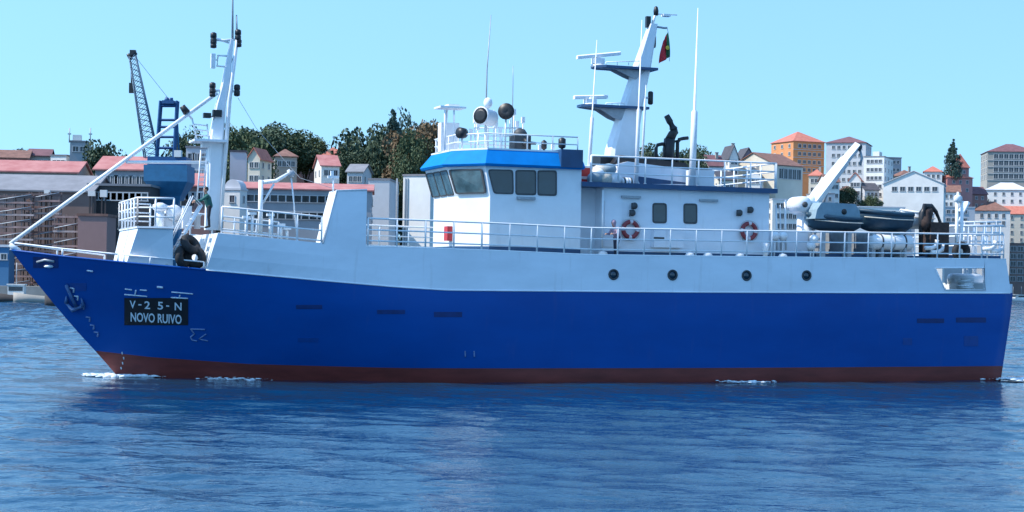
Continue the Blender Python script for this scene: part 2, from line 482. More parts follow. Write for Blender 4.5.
# fore platform
P0, P1, P2 = [Vector((p.x, p.y-.06, DK_F)) for p in pf]
railing([P0, P1, P2], .85, 1.12, (.38,.74,1.12))
railing([P0, Vector((P0.x, -P0.y, P0.z))], 1.0, 1.12, (.38,.74,1.12))
railing([Vector((v.x, -v.y, v.z)) for v in (P0, P1, P2)], 1.0, 1.12, (.38,.74,1.12))
# low bow rail
xs = [11 + i*(118-11)/14 for i in range(15)]
railing([H(x, blu(x), -.06) for x in xs], 2.1, .30, (.30,), r=.03)
railing([Vector((H(x, blu(x)).x, -max(0, H(x, blu(x)).y-.06), H(x, blu(x)).z)) for x in xs], 2.1, .30, (.30,), r=.03)
railing([H(x, blu(x), -.06) for x in (124, 150, 178, 204)], 1.2, .30, (.30,), r=.025)

# ------------------------------------------------------------------ wheelhouse
WT = 3.35
def zpx(px, py, t): return S(px, py, t).z
WA = S(581, 200, WT).x; WC = S(490, 200, WT).x            # aft wall, near fore corner
z_dk = S(500, 248, 4.2).z - .12
z_sill = S(500, 196, WT).z; z_head = S(500, 166.5, WT).z; z_roof = S(500, 149.5, WT).z
FR = WC + .98; FT = 1.6
rk = 0.42
def ring(z, dx=0.0, o=0.0):
    return [Vector(v) for v in ((WA-o*.4, WT+o, z), (WC+dx*.55+o*.3, WT+o, z), (FR+dx+o, FT+o*.4, z), (FR+dx+o, -FT-o*.4, z), (WC+dx*.55+o*.3, -WT-o, z), (WA-o*.4, -WT-o, z))]
mb = MB()
r0, r1, r2 = ring(z_dk-.12), ring(z_sill), ring(z_head+.01, rk)
mb.loft([r0, r1, r2], M_WHITE); wheelhouse = mb.build('wheelhouse', vessel)
tag(wheelhouse, 'white wheelhouse with forward leaning windows')
mb = MB()
mb.loft([ring(z_head+.005, rk, .16), ring(z_head+.10, rk, .22), ring(z_roof, rk-.15, -.12)], M_VISOR); mb.build('visor', wheelhouse)
mb = MB(); mb.loft([ring(z_roof-.01, rk-.15, -.1), ring(z_roof+.06, rk-.15, -.1)], M_WHITE); mb.build('wheelhouse_roof', wheelhouse)
# navy box at the aft end of the visor
mb = MB(); a = S(561, 167, WT+.25); b = S(583, 150, WT+.25); mb.box2((a.x, WT+.27, a.z), (b.x, 1.6, b.z), M_DKBLUE); mb.build('visor_end_box', wheelhouse)

def pane(parent, A, B, C, D, name='window', out=None, glass=M_GLASS, frame=M_GASKET, rnd=0.18, fw=0.055):
    """A B C D = top-left, top-right, bottom-right, bottom-left in space; rounded gasket frame with a recessed pane as sub-part"""
    A, B, C, D = [Vector(v) for v in (A, B, C, D)]
    n = (B-A).cross(D-A).normalized()
    if out is not None and n.dot(Vector(out)) < 0: n = -n
    cen = (A+B+C+D)/4
    def loopq(k):
        cs = [cen + (v-cen)*k for v in (A, B, C, D)]; out_ = []
        for i in range(4):
            p0, p1, p2 = cs[i-1], cs[i], cs[(i+1) % 4]
            e1 = (p0-p1); e2 = (p2-p1); rr = rnd*min(e1.length, e2.length)
            s1 = p1+e1.normalized()*rr; s2 = p1+e2.normalized()*rr
            for j in range(4):
                u = j/3; out_.append(s1*(1-u)**2 + p1*2*u*(1-u) + s2*u*u)
        return out_
    k = 1 + 2*fw/max(.2, min((B-A).length, (D-A).length))
    lo, li = loopq(k), loopq(1.0)
    mb = MB(); N = len(lo)
    R4 = [[v-n*.02 for v in lo], [v+n*.025 for v in lo], [v+n*.025 for v in li], [v+n*.006 for v in li]]
    vs = [v for r in R4 for v in r]; fs = []
    for a in range(3):
        for i in range(N): fs.append((a*N+i, a*N+(i+1)%N, (a+1)*N+(i+1)%N, (a+1)*N+i))
    mb.add(vs, fs, frame); w = mb.build(name, parent)
    mb = MB(); mb.add([v+n*.012 for v in li] + [v-n*.01 for v in li], [list(range(N)), list(range(N, 2*N))[::-1]] + [(i, (i+1)%N, N+(i+1)%N, N+i) for i in range(N)], glass)
    mb.build('pane', w if parent is vessel else parent)
    return w
# side windows, read from the picture on the side plane
for (tl, tr, br, bl) in (((489,170.5),(512,171),(512.5,193),(494.5,192.5)), ((516.5,171.3),(535,171.6),(535,193.8),(516.5,193.4)), ((538.5,171.8),(555.5,172),(555.5,194.4),(538.5,194))):
    pane(wheelhouse, S(*tl, WT), S(*tr, WT), S(*br, WT), S(*bl, WT), out=(0,1,0), rnd=.14)
def on_panel(a0, a1, b1, b0, u0, u1, v0, v1):
    """a0,a1 bottom edge, b0,b1 top edge"""
    f = lambda u, v: (a0.lerp(a1, u)).lerp(b0.lerp(b1, u), v)
    return f(u0, v1), f(u1, v1), f(u1, v0), f(u0, v0)
for sgn in (0, 1):
    i, j = (1, 2) if sgn == 0 else (4, 3)
    pane(wheelhouse, *[v+Vector((.05, .05 if sgn == 0 else -.05, 0)) for v in on_panel(r1[i], r1[j], r2[j], r2[i], .12, .9, .12, .86)], out=(1, .7 if sgn == 0 else -.7, 0), rnd=.12, glass=M_GLASS2)
for k in range(3):
    pane(wheelhouse, *on_panel(r1[2], r1[3], r2[3], r2[2], .03+k*.325, .32+k*.325, .1, .86), out=(1,0,0), rnd=.12, glass=M_GLASS2)
# vertical pipe and ledges on the side
mb = MB(); a = S(517, 196.5, WT+.06); b = S(535, 200, WT+.06); mb.box2((a.x, WT, a.z), (b.x, WT+.14, b.z), M_STEEL); mb.build('air_grille', wheelhouse)
# red fire box on the front, port corner
p = S(441, 232, 0); fx = FR + .12
mb = MB(); pp = S(441, 233, 1.6); mb.box((FR+.12, 1.05, pp.z), (.22, .5, .62), M_REDBOX); mb.build('fire_hose_box', wheelhouse)
# dark blue band low around the houses
mb = MB(); mb.loft([ring(z_dk-.1, 0, .02), ring(S(540,247.5,WT).z, 0, .02)], M_DKBLUE); mb.build('foot_band', wheelhouse)

# ------------------------------------------------------------------ deckhouse aft of the wheelhouse
DT = 3.2
DA = S(769, 220, DT).x; DF = WA - .003
zt0 = S(585, 187, DT).z; zt1 = S(769, 193, DT).z; z_bd = (zt0+zt1)/2
DF2 = S(603, 220, DT).x
mb = MB(); mb.box2((DA, -DT, z_dk-.4), (DF2, DT, z_bd), M_PLATE); mb.box2((DF2+.001, -DT+.9, z_dk-.4), (DF, DT-.9, z_bd-.002), M_PLATE); deckhouse = mb.build('deckhouse', vessel)
tag(deckhouse, 'long white deckhouse with two square windows')
mb = MB(); mb.box2((DA-.02, -DT-.02, z_dk-.39), (DF2-.02, DT+.02, S(690,253,DT).z), M_DKBLUE); mb.build('foot_band', deckhouse)  # dark blue band low around the deckhouse
mb = MB(); mb.box2((DA-.25, -DT-.3, z_bd), (DF-.004, DT+.3, z_bd+.2), M_DKBLUE); mb.build('boat_deck', deckhouse)
for x0, x1, y0, y1 in ((653.5,665.5,204.5,221.5), (684.5,696,205,222)):
    pane(deckhouse, S(x0,y0,DT), S(x1,y0+.3,DT), S(x1,y1+.3,DT), S(x0,y1,DT), out=(0,1,0), rnd=.2)
# door, awning ledges, lamps, pipes on the side
def side_box(name, x0, y0, x1, y1, t, d, m, parent=deckhouse):
    a, b = S(x0, y0, t), S(x1, y1, t); mb = MB()
    mb.box2((a.x, t-.02, a.z), (b.x, t+d, b.z), m); return mb.build(name, parent)
side_box('door', 604.5, 201, 621, 247, DT, .05, M_PLATE)
side_box('rain_ledge', 621, 195.5, 640, 198.5, DT, .12, M_STEEL)
side_box('rain_ledge', 699, 199, 717, 202, DT, .12, M_STEEL)
side_box('side_locker', 651, 230, 680, 248, DT, .35, M_PLATE)
side_box('vent_slot', 654, 237, 664, 239, DT+.35, .03, M_GASKET)
for x, y in ((633,206),(631,213),(738,213),(749,210)):
    mb = MB(); p = S(x, y, DT); mb.box((p.x, DT+.06, p.z), (.16,.14,.26), M_GASKET); mb.lathe([(.12,0),(.15,.08),(.10,.14),(.02,.16)], M_GASKET, (p.x, DT+.1, p.z), (0,1,0), 10); mb.build('bulkhead_lamp', deckhouse)
mb = MB(); mb.tube([S(602,248,DT+.15), S(603,190,DT+.15)], .05, M_TUBE, 6); mb.build('standpipe', deckhouse)
# boat-deck rail
railing([(DF-.4-i*(DF-DA-.2)/10, DT+.22, z_bd+.2) for i in range(11)], 1.25, 1.12, (.4,.75,1.12))
railing([(DF-.4-i*(DF-DA-.2)/10, -DT-.22, z_bd+.2) for i in range(11)], 1.25, 1.12, (.4,.75,1.12))
railing([(DA-.15, DT+.22, z_bd+.2), (DA-.15, -DT-.22, z_bd+.2)], 1.25, 1.12, (.4,.75,1.12))
BD = z_bd + .2

# portholes in the white side
for x, y in ((613.5,274.5),(672.5,275),(746.5,275.5),(806.5,275.5)):
    c = H(x, y); mb = MB()
    mb.lathe([(.235,-.03),(.235,.03),(.17,.035),(.165,.0)], M_GASKET, (c.x, c.y, c.z), (0,1,0), 20)
    ph = mb.build('porthole', vessel)
    mb = MB(); mb.lathe([(.165,.0),(.164,.012),(.001,.012)], M_GLASS, (c.x, c.y, c.z), (0,1,0), 20); mb.build('pane', ph)
# scuppers and doubler plates on the blue hull
def hull_patch(name, x0, y0, x1, y1, m, off=.012, parent=hull, nu=6, nv=2, px=None):
    bm = bmesh.new(); g = []
    for j in range(nv+1):
        g.append([bm.verts.new(H(x0+(x1-x0)*i/nu, (y0+(y1-y0)*j/nv), off)) for i in range(nu+1)])
    for j in range(nv):
        for i in range(nu): bm.faces.new((g[j][i], g[j+1][i], g[j+1][i+1], g[j][i+1]))
    bmesh.ops.recalc_face_normals(bm, faces=bm.faces)
    if sum(f.normal.y for f in bm.faces) < 0: bmesh.ops.reverse_faces(bm, faces=bm.faces)
    me = bpy.data.meshes.new(name); bm.to_mesh(me); bm.free(); me.materials.append(m)
    o = put(name, me, parent); md = o.modifiers.new('thick', 'SOLIDIFY'); md.thickness = off+.02; md.offset = -1
    return o
M_SCUP = mat('scupper_dark', (0.002, 0.028, 0.14), 0.6, .2, 3)
M_BLUE2 = mat('doubler_blue', (0.001, 0.055, 0.25), 0.45, .15, 3)
for x0, y0, x1, y1 in ((296,305,322,309),(377,310,405,314),(434,312,462,317),(298,338,318,342),(917,318.5,944,323),(956,317.5,986,322.5),(903,338,912,345),(964,336,978,346)):
    hull_patch('scupper', x0, y0, x1, y1, M_SCUP if y0 < 330 else M_BLUE2)
M_MARK = mat('white_marking', (0.62, 0.66, 0.70), 0.6, .25, 8)
M_MARK2 = mat('faded_marking', (0.16, 0.24, 0.42), 0.6, .3, 8)
def hull_stroke(pts, r, m, name='marking', parent=hull):
    mb = MB(); n = 0
    q_ = []
    for a, b in zip(pts, pts[1:]):
        for k in range(4): q_.append((a[0]+(b[0]-a[0])*k/4, a[1]+(b[1]-a[1])*k/4))
    q_.append(pts[-1])
    P = [H(x, y, .012) for x, y in q_]
    mb.tube(P, r, m, 6); return mb.build(name, parent)
for pts in (((125,289),(132,290)), ((140,290),(147,290.5)), ((124.5,294.5),(147,296.5)), ((157,287),(163,287.5)), ((171.5,292),(193,294)), ((171,297.5),(188,298.5)), ((180,295),(179,298)), ((136,290),(135,295))):
    hull_stroke(pts, .045 if pts[0][0] == 157 else .03, M_MARK)
hull_stroke(((205,329.5),(190.5,329),(194.5,334),(190.5,337),(192,340),(197,341)), .03, M_MARK2)
hull_stroke(((206,334),(199,339),(208,341)), .025, M_MARK2)
for k, (x, y) in enumerate(((465,351),(474,351),(122,352),(123.5,357),(122.5,362),(121,367))):
    hull_stroke(((x, y),(x+.3, y+(6 if x > 400 else 2.2))), .028, M_MARK2 if x > 400 else M_MARK)
# draught figures climbing the stem
for x, y in ((70,288),(74,296),(80,305),(86,317),(90,325),(94,332)):
    hull_stroke(((x, y),(x+4, y+.5),(x+3.5, y+4.5)), .035, M_MARK2 if y > 300 else M_MARK)
hull_patch('doubler_plate', 66, 283, 86, 291, M_BLUE2, .02)
hull_stroke(((87,270.5),(93,271.5)), .035, M_MARK)
# hawse opening with pale fairlead at the bow
hp = hull_patch('hawse_recess', 33, 257, 58, 268, M_SCUP, .02)
mb = MB(); a = H(45, 262, .06); mb.tube([H(37,262,.05), H(45,260,.07), H(54,261.5,.05)], .055, M_STEEL, 6); mb.ball(H(49,266.5,.06), .14, M_TUBE, 8, (1.5,1,.5)); mb.build('fairlead', hull)
# anchor housed against the flare
M_ANCH = mat('anchor_blue_grey', (.06,.13,.28), .6, .3, 5)
mb = MB(); c = H(72, 301, .12)
mb.tube([H(66,285,.10), H(71,297,.14), H(76,307,.14)], .07, M_ANCH, 6)
mb.tube([H(66,303,.12), H(72,310,.2), H(83,306,.12)], [.05,.11,.05], M_ANCH, 6)
mb.tube([H(66,303,.12), H(66,296,.1)], [.09,.02], M_ANCH, 6); mb.tube([H(83,306,.12), H(81,298,.1)], [.09,.02], M_ANCH, 6)
mb.build('anchor', hull)

# name board with lettering
board = hull_patch('name_board', 124.2, 298.2, 188, 325.2, M_BLACK, .02, hull, 16, 4)
def lettering(txt, x0, y0t, y0b, x1, dy, name, bold=.0):
    cu = bpy.data.curves.new('txt', 'FONT'); cu.body = txt; cu.resolution_u = 3; cu.offset = bold
    ob = bpy.data.objects.new('txt', cu); COL.objects.link(ob)
    dg = bpy.context.evaluated_depsgraph_get(); dg.update()
    me = bpy.data.meshes.new_from_object(ob.evaluated_get(dg)); bpy.data.objects.remove(ob)
    bm = bmesh.new(); bm.from_mesh(me)
    bmesh.ops.subdivide_edges(bm, edges=[e for e in bm.edges if e.calc_length() > .3], cuts=2)
    bmesh.ops.triangulate(bm, faces=bm.faces)
    xs = [v.co.x for v in bm.verts]; ys = [v.co.y for v in bm.verts]
    a, b, c, d = min(xs), max(xs), min(ys), max(ys)
    for v in bm.verts:
        u, w = (v.co.x-a)/(b-a), (v.co.y-c)/(d-c)
        v.co = H(x0+(x1-x0)*u, (y0b+(y0t-y0b)*w)+dy*u, .034)
    bmesh.ops.recalc_face_normals(bm, faces=bm.faces)
    for f in bm.faces:
        if f.normal.y < 0: f.normal_flip()
    bm.to_mesh(me); bm.free(); me.materials.clear(); me.materials.append(M_LETTER)
    me.polygons.foreach_set('use_smooth', [False]*len(me.polygons))
    o = put(name, me, hull); return o
M_LETTER = mat('white_lettering', (0.75, 0.78, 0.80), 0.5, .06, 3)
for tx, xa, xb in (('V',129.5,135.5),('-',138.2,141.4),('2',144.3,150),('5',157.5,163),('-',166,169),('N',174.5,181.5)):
    d = 0.045*(xa-129)
    if tx == '-': lettering(tx, xa, 303.6+d, 304.9+d, xb, .2, 'letter', .0)
    else: lettering(tx, xa, 300.4+d, 308.2+d, xb, .3, 'letter', .018)
lettering('NOVO RUIVO', 130.5, 312.2, 321.6, 181.5, 2.6, 'letter', .022)

# ------------------------------------------------------------------ foremast
def T(pts, t=0.0, dz=0.0): return [S(x, y, t)+Vector((0,0,dz)) for x, y in pts]
b0 = S(214, 229, 0); b0.z = DK_F
def box_taper(pts, ws, ds, m, parent, name):
    mb = MB(); rings = []
    for p, w, d in zip(pts, ws, ds):
        c = .25
        rings.append([Vector((p[0]+a*w/2, p[1]+b*d/2, p[2])) for a, b in ((-1,-1+c),(-1+c,-1),(1-c,-1),(1,-1+c),(1,1-c),(1-c,1),(-1+c,1),(-1,1-c))])
    mb.loft(rings, m); return mb.build(name, parent)
mast_base = Vector((S(214,141,0).x, 0, DK_F))
foremast = box_taper([mast_base, S(215.5,141,0), S(220.5,105,0), S(225,86,0), S(232,40,0)], [.62,.58,.4,.32,.15], [.6,.55,.42,.35,.15], M_WHITE, vessel, 'foremast')
tag(foremast, 'white tapered foremast with lamps and ladder')
def part(name, parent, fn):
    mb = MB(); fn(mb); return mb.build(name, parent)
part('mast_leg', foremast, lambda m: m.tube([Vector((S(221,200,0).x, -.35, DK_F)), S(229.5,100,0), S(237.5,40,0)], [.11,.09,.05], M_TUBE, 8))
part('mast_leg', foremast, lambda m: m.tube([Vector((S(219,200,0).x, .45, DK_F)), S(229,100,.2), S(236.5,40,.05)], [.08,.07,.05], M_TUBE, 8))
part('crosstree', foremast, lambda m: (m.tube(T(((211,39),(224,40.5),(240,39))), .06, M_TUBE, 6), m.tube(T(((218,39),(229,43))), .04, M_TUBE, 6)))
part('whip_aerial', foremast, lambda m: m.tube(T(((232.5,40),(232.7,0),(232.7,-8))), [.05,.035,.02], M_STEEL, 6))
part('whip_aerial', foremast, lambda m: m.tube(T(((237,40),(236.5,15))), [.05,.03], M_STEEL, 6))
def lamp(x, y, h=.38, r=.13):
    def f(m):
        p = S(x, y, 0); m.lathe([(r*.5,-h*.7),(r,-h*.6),(r,-h*.1),(r*.8,0),(r*1.05,.02),(r,h*.5),(r*.5,h*.62)], M_BLACK, p, (0,0,1), 10)
    part('navigation_lamp', foremast, f)
lamp(213.5,38); lamp(213.5,44,.25); lamp(238,35); lamp(238.5,43,.25); lamp(212.5,88); lamp(212.5,93,.25); lamp(237,90)
part('lamp_arm', foremast, lambda m: (m.tube(T(((213,91),(224,90))), .05, M_TUBE, 6), m.tube(T(((226,90),(237,92))), .05, M_TUBE, 6)))
part('loop_aerial', foremast, lambda m: (m.tube(T(((229,56),(218,55.5),(217,66),(228,67))), .045, M_TUBE, 6), m.box(S(213,61,0), (.18,.2,.6), M_TUBE), m.tube(T(((218,60),(213,60))), .03, M_TUBE, 6)))
part('mast_platform', foremast, lambda m: (m.box(S(208,141.5,0), (1.35,1.5,.09), M_WHITE), m.box(S(211,144,0), (.8,.5,.3), M_WHITE)))
part('ladder', foremast, lambda m: (m.tube(T(((192,118),(197,141))), .035, M_TUBE, 6), m.tube(T(((207,124),(209,141))), .035, M_TUBE, 6), [m.tube(T(((193+k*1.3,124+k*5.5),(208,126+k*5))), .03, M_TUBE, 6) for k in range(3)]))
part('floodlight', foremast, lambda m: m.box(S(217,113.5,.2), (.36,.3,.28), M_BLACK))
part('floodlight', foremast, lambda m: m.box(S(207,115.5,.2), (.3,.3,.2), M_BLACK))
part('lamp_bracket', foremast, lambda m: m.tube(T(((203,117),(222,116))), .04, M_TUBE, 6))
part('floodlight', foremast, lambda m: (m.tube(T(((182,106),(187,113))), [.12,.16], M_BLACK, 8), m.tube(T(((187,113),(192,119))), .05, M_TUBE, 6)))
part('mast_ladder', foremast, lambda m: (m.tube(T(((207,150),(203,200)), .5), .03, M_TUBE, 6), m.tube(T(((201,150),(197,200)), .5), .03, M_TUBE, 6), [m.tube(T(((207-k*.4,152+k*5),(201-k*.4,152+k*5)), .5), .022, M_TUBE, 6) for k in range(9)]))
stem_top = Vector((s_stem(H(11,250).z)-.25, 0, H(11,250).z))
part('forestay_tube', vessel, lambda m: m.tube([S(10,244,0), S(217,93,0)], .08, M_TUBE, 8))
part('brace_tube', vessel, lambda m: m.tube([S(126,162,0), S(224,162.5,0)], .065, M_TUBE, 8))
part('stem_bracket', vessel, lambda m: m.tube([stem_top-Vector((.1,0,.05)), S(10,244,0)], .1, M_TUBE, 8))
part('backstay_wire', vessel, lambda m: m.tube([S(238,98,0), S(256,128,0), S(300,178,1.0), S(338,190,2.8)], .010, M_STEEL, 5))
part('halyard_wire', vessel, lambda m: m.tube([S(224,89,0), S(238,40,0)], .014, M_STEEL, 5))

# windlass and fittings on the fore platform
part('windlass', vessel, lambda m: (m.box(Vector((S(172,215,.6).x, .5, DK_F+.3)), (.9,1.2,.6), M_WHITE), m.lathe([(.3,-.7),(.34,-.6),(.2,-.5),(.2,.5),(.34,.6),(.3,.7)], M_TUBE, Vector((S(172,215,.6).x, .6, DK_F+.62)), (0,1,0), 14)))
part('ventilator', vessel, lambda m: (m.tube([Vector((S(160,215,1.2).x,1.2,DK_F)), Vector((S(160,215,1.2).x,1.2,DK_F+.7))], .18, M_WHITE, 10), m.lathe([(.2,0),(.3,.08),(.3,.25),(.1,.34)], M_WHITE, Vector((S(160,215,1.2).x,1.2,DK_F+.68)), (0,0,1), 12)))
part('bollard', vessel, lambda m: [m.lathe([(.13,0),(.13,.5),(.17,.52),(.17,.6),(.05,.64)], M_TUBE, Vector((S(192,215,1.6).x+d,1.4,DK_F)), (0,0,1), 10) for d in (-.25,.25)])
part('control_stand', vessel, lambda m: (m.box(Vector((S(186,215,1.5).x,1.7,DK_F+.45)), (.35,.35,.9), M_WHITE), m.box(Vector((S(186,215,1.5).x,1.7,DK_F+1.0)), (.5,.35,.18), M_BLACK)))
# inclined ladder from foredeck to platform
la, lb = H(167, 264, -.3), Vector((S(204, 204, 3.2).x, H(174,264,-.3).y, DK_F+1.0))
lb = Vector((S(202, 205, la.y).x, la.y, S(202, 205, la.y).z)); la.z -= .1
def stair(m):
    for dy in (0, -.6):
        m.tube([la+Vector((0,dy,0)), lb+Vector((0,dy,0))], .05, M_TUBE, 6)
        m.tube([la+Vector((0,dy,.55)), lb+Vector((.35,dy,.35)), lb+Vector((0,dy,.0))], .03, M_TUBE, 6)
        m.tube([la+Vector((0,dy,0)), la+Vector((0,dy,.55))], .03, M_TUBE, 6)
st_ = part('inclined_ladder', vessel, stair)
sm = MB(); sm.box((0,0,0), (.18,.56,.03), M_TUBE); me_step = sm.mesh('step')
for k in range(1, 8):
    p = la.lerp(lb, k/9); put('step', me_step, st_, p+Vector((0,-.3,0)))

# davit on the fore shelter top
dz = H(262, 237).z
def davit(m):
    p = S(262, 237, 2.2); top = S(261, 180, 2.2)
    m.tube([Vector((top.x, 2.2, dz-.1)), top], .1, M_TUBE, 10)
    m.tube([top+Vector((0,0,-.1)), S(276,181,2.2), S(291,172,2.2)], [.09,.085,.06], M_TUBE, 8)
    m.tube([S(263,203,2.2), S(274,184,2.2)], .05, M_TUBE, 6)
    m.lathe([(.03,-.08),(.16,-.06),(.16,.06),(.03,.08)], M_STEEL, S(291,174,2.2), (0,1,0), 10)
    m.tube([S(288,170,2.2), S(293,177,2.2)], .07, M_TUBE, 6)
dv = part('davit', vessel, davit)
part('hoist_wire', dv, lambda m: m.tube([S(291,175,2.2), S(294,205,2.2), S(297,238,2.2)], .03, M_TUBE, 6))
for x, hh in ((246,.8),(252,.95),(270,.9),(281,.5),(287,.35)):
    part('deck_fitting', vessel, lambda m: (m.tube([Vector((S(x,236,2.4).x,2.4,H(x,236).z-.1)), Vector((S(x,236,2.4).x,2.4,H(x,236).z+hh))], .06, M_TUBE, 8), m.box(Vector((S(x,236,2.4).x,2.4,H(x,236).z+hh)), (.3,.22,.1), M_TUBE)))

# ------------------------------------------------------------------ wheelhouse top
WR = z_roof + .06
rr = ring(WR, rk-.15, -.25)
railing([rr[0], rr[1], rr[2], rr[3], rr[4], rr[5]], 1.1, .62, (.3,.62), r=.026)
def RT(x, y, t): return S(x, y, t)
def foot(x, t, y=145): p = S(x, y, t); p.z = WR; return p
part('aerial_table', vessel, lambda m: (m.tube([foot(445,1.2), S(445,110,1.2)], .04, M_TUBE, 6), m.tube([foot(454,1.2), S(454,110,1.2)], .04, M_TUBE, 6), m.tube([foot(445,.4), S(447,110,.4)], .04, M_TUBE, 6), m.box(S(450,108,.8), (1.15,1.0,.08), M_TUBE), m.box(S(452,106,.8), (.5,.6,.1), M_TUBE)))
part('locker', vessel, lambda m: m.box2(foot(441,0), S(456,124,-.5), M_WHITE))
def slight(m):
    c = S(486,117,1.6)
    m.lathe([(.25,-.5),(.36,-.42),(.36,.34),(.40,.36),(.40,.42),(.36,.43)], M_WHITE, c, (.75,.6,.05), 16)
    m.lathe([(.355,.435),(.2,.45),(.01,.455)], M_BLACK, c, (.75,.6,.05), 16)
    m.tube([foot(486,1.6), c-Vector((0,0,.4))], .07, M_TUBE, 8)
part('searchlight', vessel, slight)
part('satellite_dome', vessel, lambda m: (m.ball(S(488,103,.8), .2, M_WHITE, 12, (1,1,1.2)), m.tube([foot(488,.8), S(488,107,.8)], .04, M_TUBE, 6)))
part('loudhailer', vessel, lambda m: (m.lathe([(.1,-.25),(.16,-.1),(.36,.18),(.36,.22),(.05,.1)], M_BLACK, S(507,112,1.2), (.5,.85,.05), 16), m.tube([foot(505,1.2), S(506,117,1.2)], .04, M_TUBE, 6)))
part('searchlight', vessel, lambda m: (m.lathe([(.1,-.2),(.22,-.15),(.24,.16),(.05,.2)], M_BLACK, S(462,133,1.9), (.8,.5,0), 12), m.tube([foot(462,1.9), S(462,136,1.9)], .05, M_TUBE, 6)))
part('compass_binnacle', vessel, lambda m: (m.box(foot(520,1.5)+Vector((0,0,.35)), (.75,.7,.7), M_GASKET), m.lathe([(.3,0),(.3,.15),(.2,.3),(.02,.36)], M_GASKET, foot(520,1.5)+Vector((0,0,.68)), (0,0,1), 12)))
part('fog_horn', vessel, lambda m: (m.lathe([(.06,-.3),(.08,.1),(.18,.3),(.02,.28)], M_BLACK, S(530,143,2.2), (.9,.3,.0), 10), m.tube([foot(530,2.2), S(530,143,2.2)], .05, M_BLACK, 6)))
part('roof_lamp', vessel, lambda m: (m.lathe([(.08,-.1),(.12,-.05),(.12,.22),(.03,.3)], M_BLACK, S(544,147,2.4), (0,0,1), 10), m.tube([foot(544,2.4), S(544,148,2.4)], .05, M_BLACK, 6)))
part('roof_lamp', vessel, lambda m: (m.lathe([(.1,-.1),(.16,-.05),(.16,.3),(.05,.36)], M_BLACK, S(562,146,2.4), (0,0,1), 10), m.tube([foot(562,2.4), S(562,148,2.4)], .06, M_BLACK, 6)))
for x, yt, t, h in ((475,118,.4,.5),(471,130,1.2,.5),(478,125,-.5,.5),(496,122,.2,.5),(500,128,1.8,.5),(514,110,.6,.6),(517,122,-.4,.5),(523,118,.2,.5),(540,146,.9,.6),(553,144,.5,.5)):
    part('aerial_post', vessel, lambda m: (m.tube([foot(x,t), S(x,yt,t)], .035, M_TUBE, 6), m.box(S(x,yt+2,t), (.14,.14,.26), M_TUBE)))
part('whip_aerial', vessel, lambda m: m.tube([foot(485,-.6), S(487,70,-.6), S(491,15,-.6)], [.05,.03,.015], M_STEEL, 6))
part('whip_aerial', vessel, lambda m: m.tube([foot(512,-.2), S(513,80,-.2), S(513,66,-.2)], [.03,.016,.012], M_STEEL, 6))
part('pipe_frame', vessel, lambda m: (m.tube([S(474,128,1.0), S(522,128,1.0)], .03, M_TUBE, 6), m.tube([S(474,136,1.0), S(522,136,1.0)], .03, M_TUBE, 6), m.tube([foot(494,1.0), S(494,110,1.0)], .03, M_TUBE, 6), m.tube([foot(510,1.0), S(510,120,1.0)], .03, M_TUBE, 6)))

# ------------------------------------------------------------------ main mast, radars, funnel
mm0 = S(624,160,0); mm0.z = BD
mainmast = box_taper([Vector((S(618,160,0).x, 0, BD)), S(621,150,0), S(631,106,0), S(642,66,0), S(653,24,0)], [1.3,1.25,.9,.72,.36], [1.1,1.0,.75,.55,.3], M_WHITE, vessel, 'main_mast')
tag(mainmast, 'white mast leaning aft that carries two radar platforms')
def bracket(x0, y0, x1, y1, xk, yk, hw):
    def f(m):
        a, b = S(x0, y0, 0), S(x1, y1, 0); k = S(xk, yk, 0)
        m.prism([(a.x,-hw*.45),(a.x-.4,-hw),(b.x,-hw),(b.x,hw),(a.x-.4,hw),(a.x,hw*.45)], 'z', a.z-.05, a.z+.06, M_DKBLUE)
        for s in (-1, 1):
            m.prism([(a.x-.1,a.z-.06),(b.x+.5,a.z-.06),(k.x,k.z),(k.x+.35,k.z+.12),((a.x+k.x)/2,(a.z-.06+k.z)/2+.18)], 'y', s*hw*.55-.03, s*hw*.55+.03, M_STEEL)
    return part('radar_platform', mainmast, f)
bracket(579,106,644,107,617,121,.62); bracket(593,67,653,67,633,80,.6)
def radar(xc, yc, xl, yl, xr_, yr_, yf):
    a, b = S(xl, yl, 0), S(xr_, yr_, 0)
    part('radar_pedestal', mainmast, lambda m: (m.lathe([(.34,0),(.34,.08),(.2,.14),(.16,.36),(.12,.42)], M_WHITE, Vector((S(xc,yf,0).x,0,S(xc,yf,0).z)), (0,0,1), 12), m.box(Vector((S(xc,yc,0).x,0,S(xc,yc,0).z-.14)), (.5,.4,.24), M_WHITE)))
    part('radar_scanner', mainmast, lambda m: m.loft([[p+Vector(o) for o in ((0,.12,-.07),(0,.12,.05),(0,0,.1),(0,-.12,.05),(0,-.12,-.07))] for p in (a, a.lerp(b,.05), a.lerp(b,.95), b)], M_WHITE))
radar(590,99,574,97.5,607,97,106); radar(598,58,577,57.5,620,53.5,67)
for xa, ya, xb, yb in ((606,104,624,103),(606,63,640,61)):
    part('platform_rail', mainmast, lambda m: (m.tube([S(xa,ya-1,.5), S(xb,yb,.5)], .02, M_TUBE, 5), [m.tube([S(xa+(xb-xa)*k/3,ya+2,.5), S(xa+(xb-xa)*k/3,ya-1+(yb-ya+1)*k/3,.5)], .018, M_TUBE, 5) for k in range(4)]))
